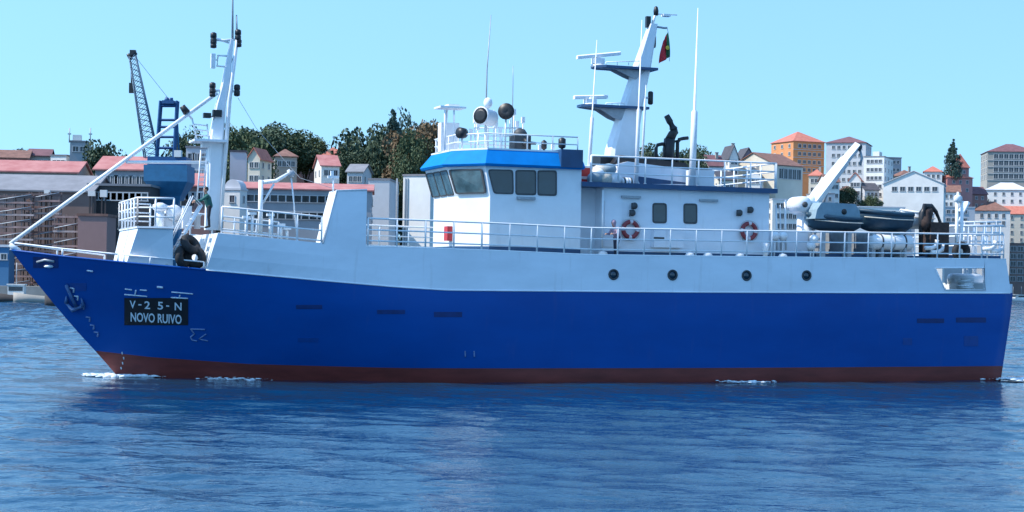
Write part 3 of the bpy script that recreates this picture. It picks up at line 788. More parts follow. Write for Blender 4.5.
part('mast_head', mainmast, lambda m: (m.tube(T(((652,26),(656,12))), [.07,.05], M_TUBE, 6), m.lathe([(.1,-.2),(.12,0),(.08,.18),(.02,.22)], M_BLACK, S(656,11,0), (0,0,1), 10), m.tube(T(((652,26),(664,28),(667,28))), .05, M_STEEL, 6), m.tube(T(((656,14),(677,15))), .025, M_TUBE, 5), m.box(S(666,15.5,0), (.35,.3,.1), M_TUBE), m.box(S(648,22,0), (.2,.2,.5), M_BLACK)))
part('mast_lamp', mainmast, lambda m: (m.lathe([(.12,-.3),(.14,-.2),(.14,.2),(.08,.3)], M_BLACK, S(653,41,0), (0,0,1), 10), m.box(S(653,41,0)+Vector((.15,0,0)), (.35,.06,.06), M_TUBE)))
part('side_lamp', mainmast, lambda m: (m.tube(T(((634,97),(650,98))), .05, M_TUBE, 6), m.lathe([(.07,-.3),(.12,-.25),(.12,.25),(.07,.3)], M_BLACK, S(650.5,98,0), (0,0,1), 10)))
part('mast_foot', mainmast, lambda m: (m.box(Vector((S(612,160,.2).x,.2,BD+.45)), (1.6,1.5,.9), M_BROWN), m.box(Vector((S(612,160,.2).x+.3,.2,BD+1.1)), (.9,1.0,.5), M_BLACK)))
def pole(x0, x1, yt, t, r0, ymid, name='signal_pole'):
    p = S(x0, 186, t); p.z = BD
    part(name, vessel, lambda m: m.tube([p, S(x0+(x1-x0)*(186-ymid)/(186-yt), ymid, t), S(x0+(x1-x0)*(186-ymid)/(186-yt), ymid-2, t), S(x1, yt, t)], [r0, r0*.9, r0*.4, .018], M_TUBE, 8))
pole(588,597,40,1.6,.09,118); pole(636,642,20,2.4,.1,110); pole(692,698,8,2.8,.16,112,'whip_aerial_mast')
pole(641,646,85,.9,.06,100)
# engine casing and funnel
def casing(m):
    a = [S(618,186,1.6), S(716,186,1.6), S(694,176,1.6), S(690,170,1.6), S(628,161.5,1.6), S(618,164,1.6)]
    pts = [(p.x, max(p.z, BD)) for p in a]
    m.prism(pts, 'y', -1.6, 1.6, M_PLATE)
cs = part('engine_casing', vessel, casing)
part('casing_stripe', cs, lambda m: m.prism([(S(636,176,1.6).x,S(636,176,1.6).z),(S(696,184,1.6).x,S(696,184,1.6).z),(S(640,184,1.6).x,S(640,184,1.6).z)], 'y', 1.58, 1.606, M_DKBLUE))
part('casing_top', cs, lambda m: m.prism([(p.x,p.z) for p in (S(614,163.5,1.3),S(690,169.5,1.3),S(686,163,1.3),S(652,159,1.3),S(620,155,1.3))], 'y', -1.3, 1.3, M_BLACK))
def funnel(m):
    m.tube(T(((668,172),(668.5,150),(669.5,139))), [.27,.27,.25], M_BLACK, 14)
    m.tube(T(((669.5,140),(673,133),(673.5,128.5),(670,122),(666.5,115.5))), [.22,.2,.19,.15,.13], M_BLACK, 12)
    m.tube(T(((671,138),(675,131.5),(675,127.5))), [.14,.17,.1], M_BLACK, 10)
fn = part('funnel', vessel, funnel)
part('exhaust_pipe', fn, lambda m: m.tube(T(((656,172),(656,148),(657.5,145),(662,144),(667,144.5))), .085, M_BLACK, 10))
part('exhaust_pipe', fn, lambda m: m.tube(T(((677,172),(677.5,143),(679,139.5),(683,138.5),(688,138))), .085, M_BLACK, 10))
part('exhaust_band', fn, lambda m: m.tube(T(((662,144),(680,140.5))), .06, M_BLACK, 6))

# boat-deck lockers
part('deck_locker', vessel, lambda m: m.box(Vector((S(702,178,2.4).x,2.2,BD+.38)), (1.0,.8,.76), M_WHITE))

# ------------------------------------------------------------------ after deck: crane and fittings
DZ = lambda x: H(x, z_up(x)).z - .12
def cbase(m):
    p = S(806,230,2.0); z0 = DZ(806); 
    m.tube([Vector((p.x,2.0,z0)), Vector((p.x,2.0,S(806,212,2.0).z))], .42, M_WHITE, 14)
    m.box(Vector((p.x,2.0,z0+.04)), (1.3,1.3,.08), M_WHITE)
crane = part('deck_crane', vessel, cbase)
tag(crane, 'white knuckle deck crane with raised boom')
part('crane_head', crane, lambda m: (m.box(S(806,208,2.0), (.8,.9,.6), M_WHITE), m.lathe([(.1,-.55),(.38,-.5),(.38,.5),(.1,.55)], M_WHITE, S(799,205,2.0), (0,1,0), 14), m.lathe([(.12,-.6),(.13,.6)], M_GASKET, S(799,205,2.0), (0,1,0), 10)))
part('crane_arm', crane, lambda m: m.tube(T(((800,207),(808,202),(817,199)), 2.0), [.22,.26,.26], M_WHITE, 6))
part('crane_boom', crane, lambda m: (m.tube(T(((812,203),(818,195),(845,160.5)), 2.0), [.3,.34,.27], M_WHITE, 4, False), m.tube(T(((842,164),(858,145)), 2.0), [.23,.2], M_WHITE, 4, False)))
part('boom_ram', crane, lambda m: (m.tube(T(((806,210),(822,206)), 1.6), .12, M_STEEL, 8), m.tube(T(((822,206),(832,180)), 1.6), .06, M_STEEL, 8)))
part('boom_tip', crane, lambda m: (m.lathe([(.03,-.15),(.16,-.12),(.16,.12),(.03,.15)], M_GASKET, S(858,147,2.0), (0,1,0), 10), m.tube(T(((859,148),(862,158),(860,165)), 2.0), .07, M_STEEL, 6)))
# low house and work bench between deckhouse and crane
part('winch_house', vessel, lambda m: (m.box2(Vector((DA-.3,2.6,DZ(780))), (S(808,232,2.6).x, -1.0, S(790,231,2.6).z), M_PLATE)))
part('winch_fitting', vessel, lambda m: (m.tube(T(((777,250),(776,205)), 2.9), .05, M_TUBE, 6), m.tube(T(((786,250),(785,200)), 2.9), .05, M_TUBE, 6), m.tube(T(((781,250),(780,205)), 2.6), .04, M_TUBE, 6)))
for x, y in ((775,236),(783,236),(811,246),(814,239)):
    part('deck_light', vessel, lambda m: (m.lathe([(.12,-.2),(.2,-.1),(.2,.1),(.06,.2)], M_TUBE, S(x,y,3.3), (.3,1,0), 10), m.tube([Vector((S(x,y,3.3).x,3.25,DZ(x))), S(x,y,3.25)], .04, M_TUBE, 6)))
part('roller_post', vessel, lambda m: m.lathe([(.09,0),(.12,.4),(.2,.75),(.05,.8)], M_TUBE, Vector((S(765.5,240,3.6).x,3.6,DZ(766)-.02)), (0,0,1), 10))
for x in (708, 740, 783, 690, 603):
    part('mooring_cleat', vessel, lambda m: (m.ball(Vector((S(x,250,3.75).x,3.75,DZ(x)+.16)), .2, M_TUBE, 8, (1.2,.6,.8)), m.box(Vector((S(x,250,3.75).x,3.75,DZ(x)+.04)), (.3,.3,.1), M_TUBE)))
# boat cradle
part('boat_cradle', vessel, lambda m: [m.box(Vector((S(x,238,2.6).x,2.2,(DZ(x)+S(x,232,2.6).z)/2)), (.2,2.2,S(x,232,2.6).z-DZ(x)), M_STEEL) for x in (816,842,866,894)])
part('cradle_screen', vessel, lambda m: m.box2(S(809,231.5,1.2), Vector((S(906,240,1.2).x,1.15,DZ(860))), M_DKBLUE))
part('low_dark_strip', vessel, lambda m: m.box2(Vector((DA-.3,2.75,DZ(780)-.1)), Vector((S(925,254,2.75).x,2.8,S(850,254.3,2.75).z)), M_DKBLUE))  # dark blue strip low along the after deck
part('low_dark_strip', vessel, lambda m: m.box2(Vector((S(925.5,254,2.3).x,2.3,DZ(950)-.1)), Vector((S(1000,254,2.3).x,2.35,S(960,255,2.3).z)), M_DKBLUE))  # the same dark blue strip, carried on to the stern
# aft gantry frame and pipes
def gantry(m):
    for x in (957, 962):
        m.tube([Vector((S(x,230,2.4).x,2.4,DZ(x))), S(x,201,2.4)], .08, M_TUBE, 8)
    m.tube(T(((957,210),(958,192)), 2.4), .06, M_TUBE, 6)
    m.lathe([(.05,-.1),(.2,-.08),(.2,.08),(.05,.1)], M_TUBE, S(958,199,2.4), (0,1,0), 10)
    m.tube(T(((955,229),(968,203)), 2.0), .05, M_TUBE, 6)
part('stern_post', vessel, gantry)
part('tilted_fairlead', vessel, lambda m: m.prism([(p.x,p.z) for p in (S(960,211,1.8),S(962.5,212,1.8),S(968,203,1.8),S(966,201.5,1.8))], 'y', 1.6, 2.0, M_WHITE))
def frames(m):
    for x in (968, 976, 984, 992, 1000):
        m.tube([Vector((S(x,240,1.4).x,1.4,z_blue(-18)-.04)), S(x,226,1.4)], .06, M_TUBE, 6)
    m.tube(T(((950,226),(1003,226)), 1.4), .07, M_TUBE, 6); m.tube(T(((960,232),(1003,233)), 1.4), .05, M_TUBE, 6)
    m.tube(T(((962,241),(1003,242)), 1.4), .05, M_TUBE, 6); m.tube(T(((962,222),(1001,222)), .2), .05, M_TUBE, 6)
    for x in (964, 974, 986, 996): m.tube([Vector((S(x,240,.2).x,.2,z_blue(-18)-.04)), S(x,221,.2)], .05, M_TUBE, 6)
part('pipe_rack', vessel, frames)
for x, y in ((936,251),(930,247),(988,248),(996,250)):
    part('hose_bend', vessel, lambda m: m.tube(T(((x-5,y+1),(x+2,y+1),(x+6,y-1),(x+7,y-7)), 3.3), .1, M_TUBE, 8))
# open stern working space: hatch coaming seen through the cut-out
mdz = z_blue(H(960,292).x)
part('hatch_coaming', vessel, lambda m: m.box2(Vector((S(948,288,1.6).x,2.6,mdz-.04)), Vector((S(1000,288,1.6).x,.6,mdz+.45)), M_WHITE))
part('guide_roller', vessel, lambda m: (m.lathe([(.1,-1.0),(.28,-.9),(.28,.9),(.1,1.0)], M_WHITE, Vector((S(965,280,1.6).x,1.6,mdz+.62)), (1,.2,0), 12)))


# ------------------------------------------------------------------ things carried by the vessel
def ship_thing(name, base, label, cat, group=None):
    return tag(empty(name, W(base), PSI), label, cat, group)
def sub(mb, base):
    b = Vector(base); mb.v = [tuple(Vector(v)-b) for v in mb.v]; return mb
def spart(name, parent, base, fn):
    mb = MB(); fn(mb); return sub(mb, base).build(name, parent)

# tyre fenders in the gap behind the fore house
def tyre(c, rx, rz_, label, tilt):
    mb = MB(); mb.torus((0,0,0), .30, .17, M_RUBBER, 'y', 28, 10)
    o = mb.build('tyre_fender', None, W(c)); o.rotation_euler = (rx, tilt, PSI+rz_)
    tag(o, label, 'tyre', 'tyre fenders piled beside the inclined ladder')
    mb = MB(); mb.torus((0,0,0), .165, .04, M_BLACK, 'y', 24, 6); mb.build('tyre_bead', o)
zf = z_blue(H(190,268).x)
tyre(Vector((S(183,256,3.1).x, 3.05, zf+.43)), R(8), R(52), 'lower left black tyre fender piled behind the fore house', 0)
tyre(Vector((S(195.5,256,3.1).x, 2.95, zf+.43)), R(-6), R(-28), 'lower right black tyre fender against the white sloping bulkhead', 0)
tyre(Vector((S(191,243,3.1).x, 3.0, zf+.95)), R(38), R(40), 'topmost black tyre fender resting on the two others', 0)

def lifebuoy(x, y, label):
    b = S(x, y, DT+.13)
    o = ship_thing('lifebuoy', b, label, 'lifebuoy', 'ring lifebuoys hung on the deckhouse side')
    mb = MB(); mb.torus((0,0,0), .33, .095, lambda u: M_LBWHITE if (u*4+.12) % 1 < .24 else M_ORANGE, 'y', 48, 10); mb.build('ring', o)
    mb = MB()
    for k in range(4):
        a0 = k*math.pi/2+.16
        mb.tube([((.445+.03*math.sin(math.pi*j/6))*math.cos(a0+j*(math.pi/2)/6), 0, (.445+.03*math.sin(math.pi*j/6))*math.sin(a0+j*(math.pi/2)/6)) for j in range(7)], .012, M_ROPE, 5)
    mb.build('grab_rope', o)
    mb = MB(); mb.tube([(0,-.12,.36),(0,-.02,.42)], .02, M_STEEL, 6); mb.box((0,-.11,-.40), (.5,.05,.06), M_STEEL); mb.build('hanger', o)
lifebuoy(630.5, 229.5, 'ring lifebuoy beside the person standing at the deckhouse')
lifebuoy(749, 231, 'ring lifebuoy near the after end of the deckhouse')

# life raft canister
def raft(x0, x1, y0, y1, t, label):
    a, b = S(x0, (y0+y1)/2, t), S(x1, (y0+y1)/2, t); rad = (S(x0,y0,t).z-S(x0,y1,t).z)/2
    c = (a+b)/2; base = Vector((c.x, t, DZ((x0+x1)/2)))
    o = ship_thing('life_raft', base, label, 'life raft', 'life raft canisters')
    Lh = abs(a.x-b.x)/2
    def body(m):
        prof = [(.02,-Lh),(rad*.75,-Lh+.02),(rad*.97,-Lh+.12)]
        for k in range(1, 12):
            u = -Lh+.12+(2*Lh-.24)*k/12; prof += [(rad*(1.0 if k % 2 else .96), u)]
        prof += [(rad*.97,Lh-.12),(rad*.75,Lh-.02),(.02,Lh)]
        m.lathe(prof, M_WHITE, c, (1,0,0), 20)
    spart('canister', o, base, body)
    spart('seam_band', o, base, lambda m: m.lathe([(rad*1.0,-.03),(rad*1.05,-.02),(rad*1.05,.02),(rad*1.0,.03)], M_STEEL, c, (1,0,0), 20))
    for k in (-.55, .55):
        spart('strap', o, base, lambda m: m.lathe([(rad*.98,-.04),(rad*1.03,-.03),(rad*1.03,.03),(rad*.98,.04)], M_GASKET, c+Vector((k*Lh,0,0)), (1,0,0), 20))
        spart('cradle', o, base, lambda m: m.box2(base+Vector((k*Lh-.06,-rad*.8,0)), Vector((base.x+k*Lh+.06,t+rad*.8,c.z-rad*.6)), M_STEEL))
    return o
raft(870, 912, 234.5, 250.5, 3.2, 'white life raft canister on the after deck behind the rail')
raft(621, 633, 177.5, 187, 2.6, 'small white life raft canister on the boat deck below the mast')

# boats on the after deck
def boat(name, x0, x1, yt, yb, t, wdt, mh, label, cat, inflatable=True, cover=None):
    a, b = S(x0, yt, t), S(x1, yt, t); zt, zb = S((x0+x1)/2, yt, t).z, S((x0+x1)/2, yb, t).z
    base = Vector(((a.x+b.x)/2, t, zb)); L = abs(a.x-b.x); h = zt-zb
    o = ship_thing(name, base, label, cat, 'small boats stowed on the after deck')
    mb = MB(); rings = []
    for i in range(15):
        u = i/14; x = L/2 - L*u     # bow forward
        f = 1-(1-min(1, u/.45))**2.2; f = max(f, .03); sh = h + .18*(1-u)**3*1.0
        w = wdt/2*f; k0 = .35*(1-min(1,u/.35))**2*h
        rings.append([(x, w, sh), (x, w*1.03, sh*.75), (x, w*.85, h*.3+k0*.6), (x, .06, k0), (x, -.06, k0), (x, -w*.85, h*.3+k0*.6), (x, -w*1.03, sh*.75), (x, -w, sh)])
    mb.loft(rings, mh, True, True); mb.build('boat_hull', o)
    mb = MB()
    for s in (1, -1): mb.tube([(r[0][0], r[0][1]*s, r[0][2]) for r in rings], .1 if inflatable else .05, mh, 8)
    mb.build('gunwale', o)
    mb = MB(); mb.tube([(r[1][0], r[1][1]+.08, r[1][2]-.05) for r in rings[1:]], .025, M_ROPE, 5); mb.build('grab_line', o)
    if cover:
        mb = MB(); q2 = [(L*.5,h*.95),(L*.46,h+cover*.55),(L*.36,h+cover),(-L*.38,h+cover*.97),(-L*.48,h+cover*.5),(-L*.5,h*.95)]
        mb.prism(q2, 'y', -wdt*.42, wdt*.42, M_GREYB); cv = mb.build('cover', o)
        mb = MB(); mb.lathe([(.13,-.02),(.13,.02),(.08,.04),(.01,.045)], M_BLACK, (-.3, wdt*.42, h+cover*.45), (0,1,0), 12); mb.build('porthole', o)
    return o
boat('covered_boat', 808, 853, 219, 231, 2.7, 1.6, M_NAVYB, 'boat with grey cover and dark hull below the crane', 'boat', True, .7)
boat('inflatable_boat', 857, 904, 214.5, 232, 2.5, 1.7, M_NAVYB, 'dark blue boat stowed above the white life raft canister', 'boat')
boat('white_dinghy', 901, 926, 214, 229, 1.2, 1.4, M_WHITE, 'white dinghy stowed beside the black net arch', 'boat', False)

# black net hauler arch and net heap
base = Vector((S(934,240,2.3).x, 2.3, DZ(934)))
nh = ship_thing('net_hauler', base, 'black arched net hauler hung with netting near the stern', 'net hauler')
spart('arch', nh, base, lambda m: m.tube([Vector((S(921,240,2.3).x,2.3,base.z))]+T(((921,226),(921.5,213),(925,206.5),(931,206.5),(936,212),(940,222)), 2.3)+[Vector((S(942,240,2.3).x,2.3,base.z))], [.09,.11,.14,.16,.14,.1,.08,.08], M_BLACK, 8))
spart('net', nh, base, lambda m: m.tube(T(((923,230),(925,222),(928,212),(930,208)), 2.3), [.2,.3,.25,.15], M_BROWN, 8))
spart('net_bin', nh, base, lambda m: m.box2(S(931,222,2.6), Vector((S(949,240,2.6).x,1.6,base.z)), M_BROWN))
# tyre at the stern rail
p = Vector((S(957,251,3.4).x, hb(-18,5.4)-.42, DZ(957)+.47))
mb = MB(); mb.torus((0,0,0), .3, .17, M_RUBBER, 'y', 24, 8); o = mb.build('tyre_fender', None, W(p), PSI)
tag(o, 'black tyre fender standing inside the stern rail', 'tyre')
# white rope heap seen through the stern cut-out
base = Vector((S(966,289,3.3).x, 3.2, mdz-.03))
o = MB()
for k in range(9):
    rr_ = .42-.02*k
    o.torus((.1*math.sin(k*2.1), .08*math.cos(k*1.7), .06+.075*k), rr_, .055, M_WHITE, 'z', 24, 6)
o = o.build('rope_coil', None, W(base), PSI); tag(o, 'white rope coil lying inside the stern cut-out', 'rope')
# pale tarpaulin bundle on the boat deck forward of the mast
base = Vector((S(604,180,2.6).x, 2.6, BD))
mb = MB()
for k, (dx, dy, dz_, r) in enumerate(((0,0,.2,.4),(.45,.1,.18,.33),(-.42,0,.2,.36),(.12,-.1,.5,.36),(-.2,.05,.62,.3),(.3,.1,.42,.25))):
    mb.ball((dx,dy,dz_), r, (M_ROPE, M_GREYB, M_WHITE)[k % 3], 12, (1.15,1,.85+.1*(k % 2)))
o = mb.build('tarpaulin_bundle', None, W(base), PSI); tag(o, 'pale tarpaulin bundle on the boat deck forward of the leaning mast', 'tarpaulin')
# red inflatable bundle behind the wheelhouse
base = Vector((S(584,180,1.4).x, 1.4, BD))
mb = MB(); mb.box((0,0,.35), (1.1,1.2,.7), M_REDBOX); mb.box((0,0,.72), (1.16,1.26,.08), M_WHITE); mb.box((0,.61,.25), (1.0,.03,.12), M_LBWHITE)
o = mb.build('red_chest', None, W(base), PSI); tag(o, 'red chest with white lid behind the wheelhouse', 'chest')

# flag
base = S(667,28,0)
fl = ship_thing('flag', base, 'limp red and green flag hanging from the mast yard', 'flag')
def cloth(m, u0, u1, mm):
    n, k = 6, 12; vs = []; fs = []
    for j in range(k+1):
        v = j/k
        for i in range(n+1):
            u = u0+(u1-u0)*i/n
            x = -(.05+.02*v)+ .5*u*(.45+.6*v)*(1-.25*v)+.12*v*u; y = .09*math.sin(u*9+v*3)*(.4+v)
            vs.append((base.x + x - .1*v, base.y + y, base.z -.15 - 1.15*v - .45*u*(1-.3*v)))
    for j in range(k):
        for i in range(n): fs.append((j*(n+1)+i, j*(n+1)+i+1, (j+1)*(n+1)+i+1, (j+1)*(n+1)+i))
    m.add(vs, fs, mm, True)
g = spart('green_band', fl, base, lambda m: cloth(m, 0, .27, M_FLAGG))
r_ = spart('red_band', fl, base, lambda m: cloth(m, .27, 1.0, M_FLAGR))
for o in (g, r_):
    md = o.modifiers.new('thick', 'SOLIDIFY'); md.thickness = .012
spart('emblem', fl, base, lambda m: m.ball((base.x-.02, base.y+.06, base.z-.9), .1, M_YELLOW, 10, (1,.35,1)))
spart('halyard', fl, base, lambda m: m.tube([base+Vector((0,0,.05)), base+Vector((-.06,0,-.2)), base+Vector((-.15,0,-1.5))], .012, M_STEEL, 5))

# ------------------------------------------------------------------ people
M_SKIN = mat('skin', (0.45, 0.24, 0.16), .6, .08, 6)
M_SHOE = mat('shoes', (0.03, 0.028, 0.026), .7, .2, 6)
def person(base, rz, jm, tm, hairm, joints, label, hood=False):
    """one continuous body from tapered capsules fused by a voxel remesh; joints in metres, x forward, y left"""
    J = {k: Vector(v) for k, v in joints.items()}
    segs = [('pelvis','chest',.155,.165,'j'),('chest','neck',.16,.07,'j'),('neck','head0',.058,.06,'s'),
            ('lsh','chest',.085,.13,'j'),('rsh','chest',.085,.13,'j'),
            ('lsh','lel',.07,.055,'j'),('lel','lwr',.054,.038,'j'),('rsh','rel',.07,.055,'j'),('rel','rwr',.054,.038,'j'),
            ('lhip','lkn',.095,.066,'t'),('lkn','lan',.064,.045,'t'),('rhip','rkn',.095,.066,'t'),('rkn','ran',.064,.045,'t'),
            ('pelvis','lhip',.14,.1,'t'),('pelvis','rhip',.14,.1,'t'),
            ('lan','lto',.05,.04,'f'),('ran','rto',.05,.04,'f')]
    for s in 'lr':
        w, e = J[s+'wr'], J[s+'el']; d = (w-e).normalized()
        lat = d.cross(Vector((0,0,1)));  lat = lat.normalized() if lat.length > .1 else Vector((0,1,0))
        nrm = lat.cross(d)
        J[s+'pa'] = w+d*.085; segs.append((s+'wr', s+'pa', .034, .036, 's'))
        for k in range(4):
            o = lat*(-.033+.022*k); ln = (.06,.075,.07,.052)[k]
            J[f'{s}k{k}'] = w+d*.09+o; J[f'{s}m{k}'] = w+d*(.09+ln*.6)+o-nrm*.012; J[f'{s}e{k}'] = w+d*(.09+ln*.85)+o-nrm*.04
            segs += [(s+'pa', f'{s}k{k}', .022, .0125, 's'), (f'{s}k{k}', f'{s}m{k}', .0125, .0115, 's'), (f'{s}m{k}', f'{s}e{k}', .0115, .01, 's')]
        J[s+'t1'] = w+d*.03-lat*.03; J[s+'t2'] = w+d*.075-lat*.06-nrm*.015
        segs.append((s+'t1', s+'t2', .017, .012, 's'))
    mb = MB()
    for a, b, ra, rb, k in segs:
        A, B = J[a], J[b]; d = (B-A); L = max(d.length, 1e-3); d = d/L
        prof = [(ra*math.sin(t), -ra*math.cos(t)) for t in (0.05,.5,1.0,1.5)] + [(rb*math.cos(t), L+rb*math.sin(t)) for t in (.07,.5,1.0,1.5)]
        mb.lathe(prof, M_SKIN, A, d, 12)
    h = J['head0'] + Vector((.015,0,.13)); J['headc'] = h
    mb.ball(h+Vector((0,0,.02)), .095, M_SKIN, 16, (1.02,.84,1.2)); mb.ball(h+Vector((.03,0,-.07)), .06, M_SKIN, 12, (1,.85,1))
    mb.lathe([(.008,0),(.018,.02),(.012,.05)], M_SKIN, h+Vector((.085,0,-.03)), (.25,0,1), 8)
    for s in (1,-1): mb.ball(h+Vector((-.01,.083*s,-.005)), .024, M_SKIN, 8, (1,.5,1.4))
    tmp = mb.build('tmp'); md = tmp.modifiers.new('r', 'REMESH'); md.mode = 'VOXEL'; md.voxel_size = .011; md.use_smooth_shade = True
    sm_ = tmp.modifiers.new('s', 'SMOOTH'); sm_.iterations = 3; sm_.factor = .5
    dg = bpy.context.evaluated_depsgraph_get(); dg.update()
    me = bpy.data.meshes.new_from_object(tmp.evaluated_get(dg)); me.name = 'body'
    bpy.data.objects.remove(tmp)
    me.materials.clear()
    for m in (M_SKIN, jm, tm, M_SHOE): me.materials.append(m)
    slot = {'s':0,'j':1,'t':2,'f':3}
    sa = [(J[a], J[b], ra, rb, slot[k]) for a, b, ra, rb, k in segs] + [(h, h+Vector((0,0,.05)), .1, .1, 0)]
    A = np.array([x[0] for x in sa]); Bv = np.array([x[1] for x in sa]); ra = np.array([x[2] for x in sa]); rb = np.array([x[3] for x in sa]); sl = np.array([x[4] for x in sa])
    n = len(me.polygons); c = np.zeros(n*3); me.polygons.foreach_get('center', c); c = c.reshape(-1,1,3)
    AB = Bv-A; t = np.clip(((c-A)*AB).sum(2)/np.maximum((AB*AB).sum(1),1e-9), 0, 1)
    dist = np.linalg.norm(c-(A+t[...,None]*AB), axis=2) - (ra+(rb-ra)*t)
    me.polygons.foreach_set('material_index', sl[dist.argmin(1)].astype(np.int32))
    o = empty('person', W(base), PSI+rz); tag(o, label, 'person'); o.scale = (.94, .94, .94)
    put('body', me, o)
    mb = MB()
    if hood: mb.ball(h+Vector((-.02,0,.03)), .118, jm, 16, (1.0,.95,1.15)); mb.ball(h+Vector((-.04,0,-.09)), .1, jm, 12, (.9,1,.8)); mb.build('hood', o)
    else: mb.ball(h+Vector((-.018,0,.045)), .1, hairm, 16, (1.0,.9,1.08)); mb.build('hair', o)
    mb = MB()
    for s in (1,-1): mb.ball(h+Vector((.088,.033*s,.02)), .012, M_BLACK, 8)
    mb.build('eyes', o)
    mb = MB(); mb.ball(h+Vector((.082,0,-.085)), .02, M_REDBOX, 8, (.5,1.2,.35)); mb.build('mouth', o)
    return o
M_HAIR = mat('dark_hair', (.02,.015,.012), .7, .2, 8)
stand = dict(pelvis=(0,0,.98), chest=(.03,0,1.28), neck=(.03,0,1.47), head0=(.045,0,1.53), lsh=(.02,.19,1.4), rsh=(.02,-.19,1.4),
             lhip=(0,.09,.92), rhip=(0,-.09,.92), lkn=(.03,.1,.5), rkn=(.0,-.1,.5), lan=(-.01,.11,.09), ran=(-.03,-.11,.09), lto=(.15,.13,.05), rto=(.13,-.13,.05))
j1 = dict(stand); j1.update(chest=(.08,0,1.27), neck=(.12,0,1.45), head0=(.14,0,1.51), lsh=(.1,.19,1.38), rsh=(.1,-.19,1.38), lel=(.36,.22,1.2), lwr=(.6,.15,1.16), rel=(.34,-.22,1.18), rwr=(.58,-.14,1.13))
person(Vector((S(209,215,2.3).x, 2.3, DK_F)), 0, mat('green_jacket', (.01,.10,.09), .8, .15, 5), mat('dark_trousers', (.02,.022,.03), .8, .2, 5), M_HAIR, j1,
       'person in a green jacket on the fore platform reaching forward')
j2 = dict(stand); j2.update(pelvis=(-.05,0,.96), chest=(.1,0,1.24), neck=(.18,0,1.41), head0=(.22,0,1.46), lsh=(.13,.18,1.34), rsh=(.13,-.18,1.34), lel=(.24,.24,1.1), lwr=(.46,.2,1.1), rel=(.25,-.24,1.1), rwr=(.47,-.18,1.1), lkn=(.1,.1,.52), lan=(.06,.12,.09), lto=(.22,.14,.05))
person(Vector((S(617,235,3.75).x, 3.72, DZ(617))), R(25), mat('mauve_jacket', (.34,.25,.32), .85, .12, 5), mat('blue_grey_trousers', (.03,.04,.07), .8, .2, 5), M_HAIR, j2,
       'person in a mauve hooded jacket leaning by the deckhouse lifebuoy', True)

# ------------------------------------------------------------------ water
def far_gain(t, tc, dist):
    # open water past the vessel's lee is choppier
    sp = t.nodes.new('ShaderNodeSeparateXYZ'); t.links.new(tc.outputs['Object'], sp.inputs[0])
    mr = t.nodes.new('ShaderNodeMapRange'); mr.inputs[1].default_value = 90; mr.inputs[2].default_value = 160
    mr.inputs[3].default_value = dist; mr.inputs[4].default_value = dist*4
    t.links.new(sp.outputs[1], mr.inputs[0]); return mr.outputs[0]
def water_material():
    m = bpy.data.materials.new('harbour_water'); m.use_nodes = True
    t = m.node_tree; b = t.nodes['Principled BSDF']
    b.inputs['Base Color'].default_value = (0.003, 0.04, 0.09, 1)
    b.inputs['Roughness'].default_value = 0.05; b.inputs['IOR'].default_value = 1.333
    tc = t.nodes.new('ShaderNodeTexCoord')
    prev = None
    for sc, st, dist, det in ((0.9, (1,1.3,1), .040, 3), (3.2, (1,1.4,1), .024, 3), (9.0, (1,1.4,1), .009, 2)):
        mp = t.nodes.new('ShaderNodeMapping'); mp.inputs['Scale'].default_value = st
        t.links.new(tc.outputs['Object'], mp.inputs[0])
        n = t.nodes.new('ShaderNodeTexNoise'); n.inputs['Scale'].default_value = sc; n.inputs['Detail'].default_value = det
        t.links.new(mp.outputs[0], n.inputs['Vector'])
        bp = t.nodes.new('ShaderNodeBump'); bp.inputs['Strength'].default_value = 1.0; bp.inputs['Distance'].default_value = dist
        t.links.new(n.outputs[0], bp.inputs['Height'])
        if prev: t.links.new(prev.outputs[0], bp.inputs['Normal'])
        if dist > .02: t.links.new(far_gain(t, tc, dist), bp.inputs['Distance'])
        prev = bp
    t.links.new(prev.outputs[0], b.inputs['Normal'])
    return m
M_WATER = water_material()
def wave_height(X, Y, lam_min):
    rng = np.random.RandomState(5); Z = np.zeros_like(X)
    for k in range(110):
        lam = 0.42*(6.5/0.42)**rng.rand(); th = R(258) + rng.randn()*.5; ph = rng.rand()*6.283
        if lam < lam_min: continue
        a = .00150*lam**.85; kx, ky = math.cos(th)*2*math.pi/lam, math.sin(th)*2*math.pi/lam
        wob = .6*np.sin(X*.21+k)+.6*np.sin(Y*.17+2*k)
        Z += a*np.sin(kx*X+ky*Y+ph+wob)*(1+.6*np.sin(X*.13+Y*.09*((k % 5)-2)+k*1.7))
    gust = 1+.3*np.sin(X*.07+Y*.16+1)*np.sin(X*.11-Y*.05)
    gust *= 1 + .6/(1+np.exp((X+18+.12*(Y-60))/3.0))       # windward of the vessel
    gust *= 1 + .45*np.clip((64-Y)/22, 0, 1)**1.3
    gust *= 1 + .9*np.clip((Y-84)/20, 0, 1)                # open water past the vessel
    gust *= 1 - .3*np.exp(-((Y-70)/9)**2)*(X > -19)*(X < 23)
    return Z*gust
def water_grid(x0, x1, nx, y0, y1, s0, s1, lam_min):
    ys = [y0]
    while ys[-1] < y1: ys.append(ys[-1] + s0 + (s1-s0)*(ys[-1]-y0)/(y1-y0))
    ys = np.array(ys); ys = y0 + (ys-y0)*(y1-y0)/(ys[-1]-y0); ny = len(ys)-1
    X, Y = np.meshgrid(np.linspace(x0, x1, nx+1), ys)
    edge = np.clip(np.minimum.reduce([X-x0, x1-X, Y-y0, (y1-Y)])/.8, 0, 1)
    V = np.stack([X, Y, wave_height(X, Y, lam_min)*edge], -1).reshape(-1, 3)
    I, J = np.meshgrid(np.arange(nx), np.arange(ny)); a = (J*(nx+1)+I).ravel()
    return V, np.stack([a, a+1, a+nx+2, a+nx+1], -1)
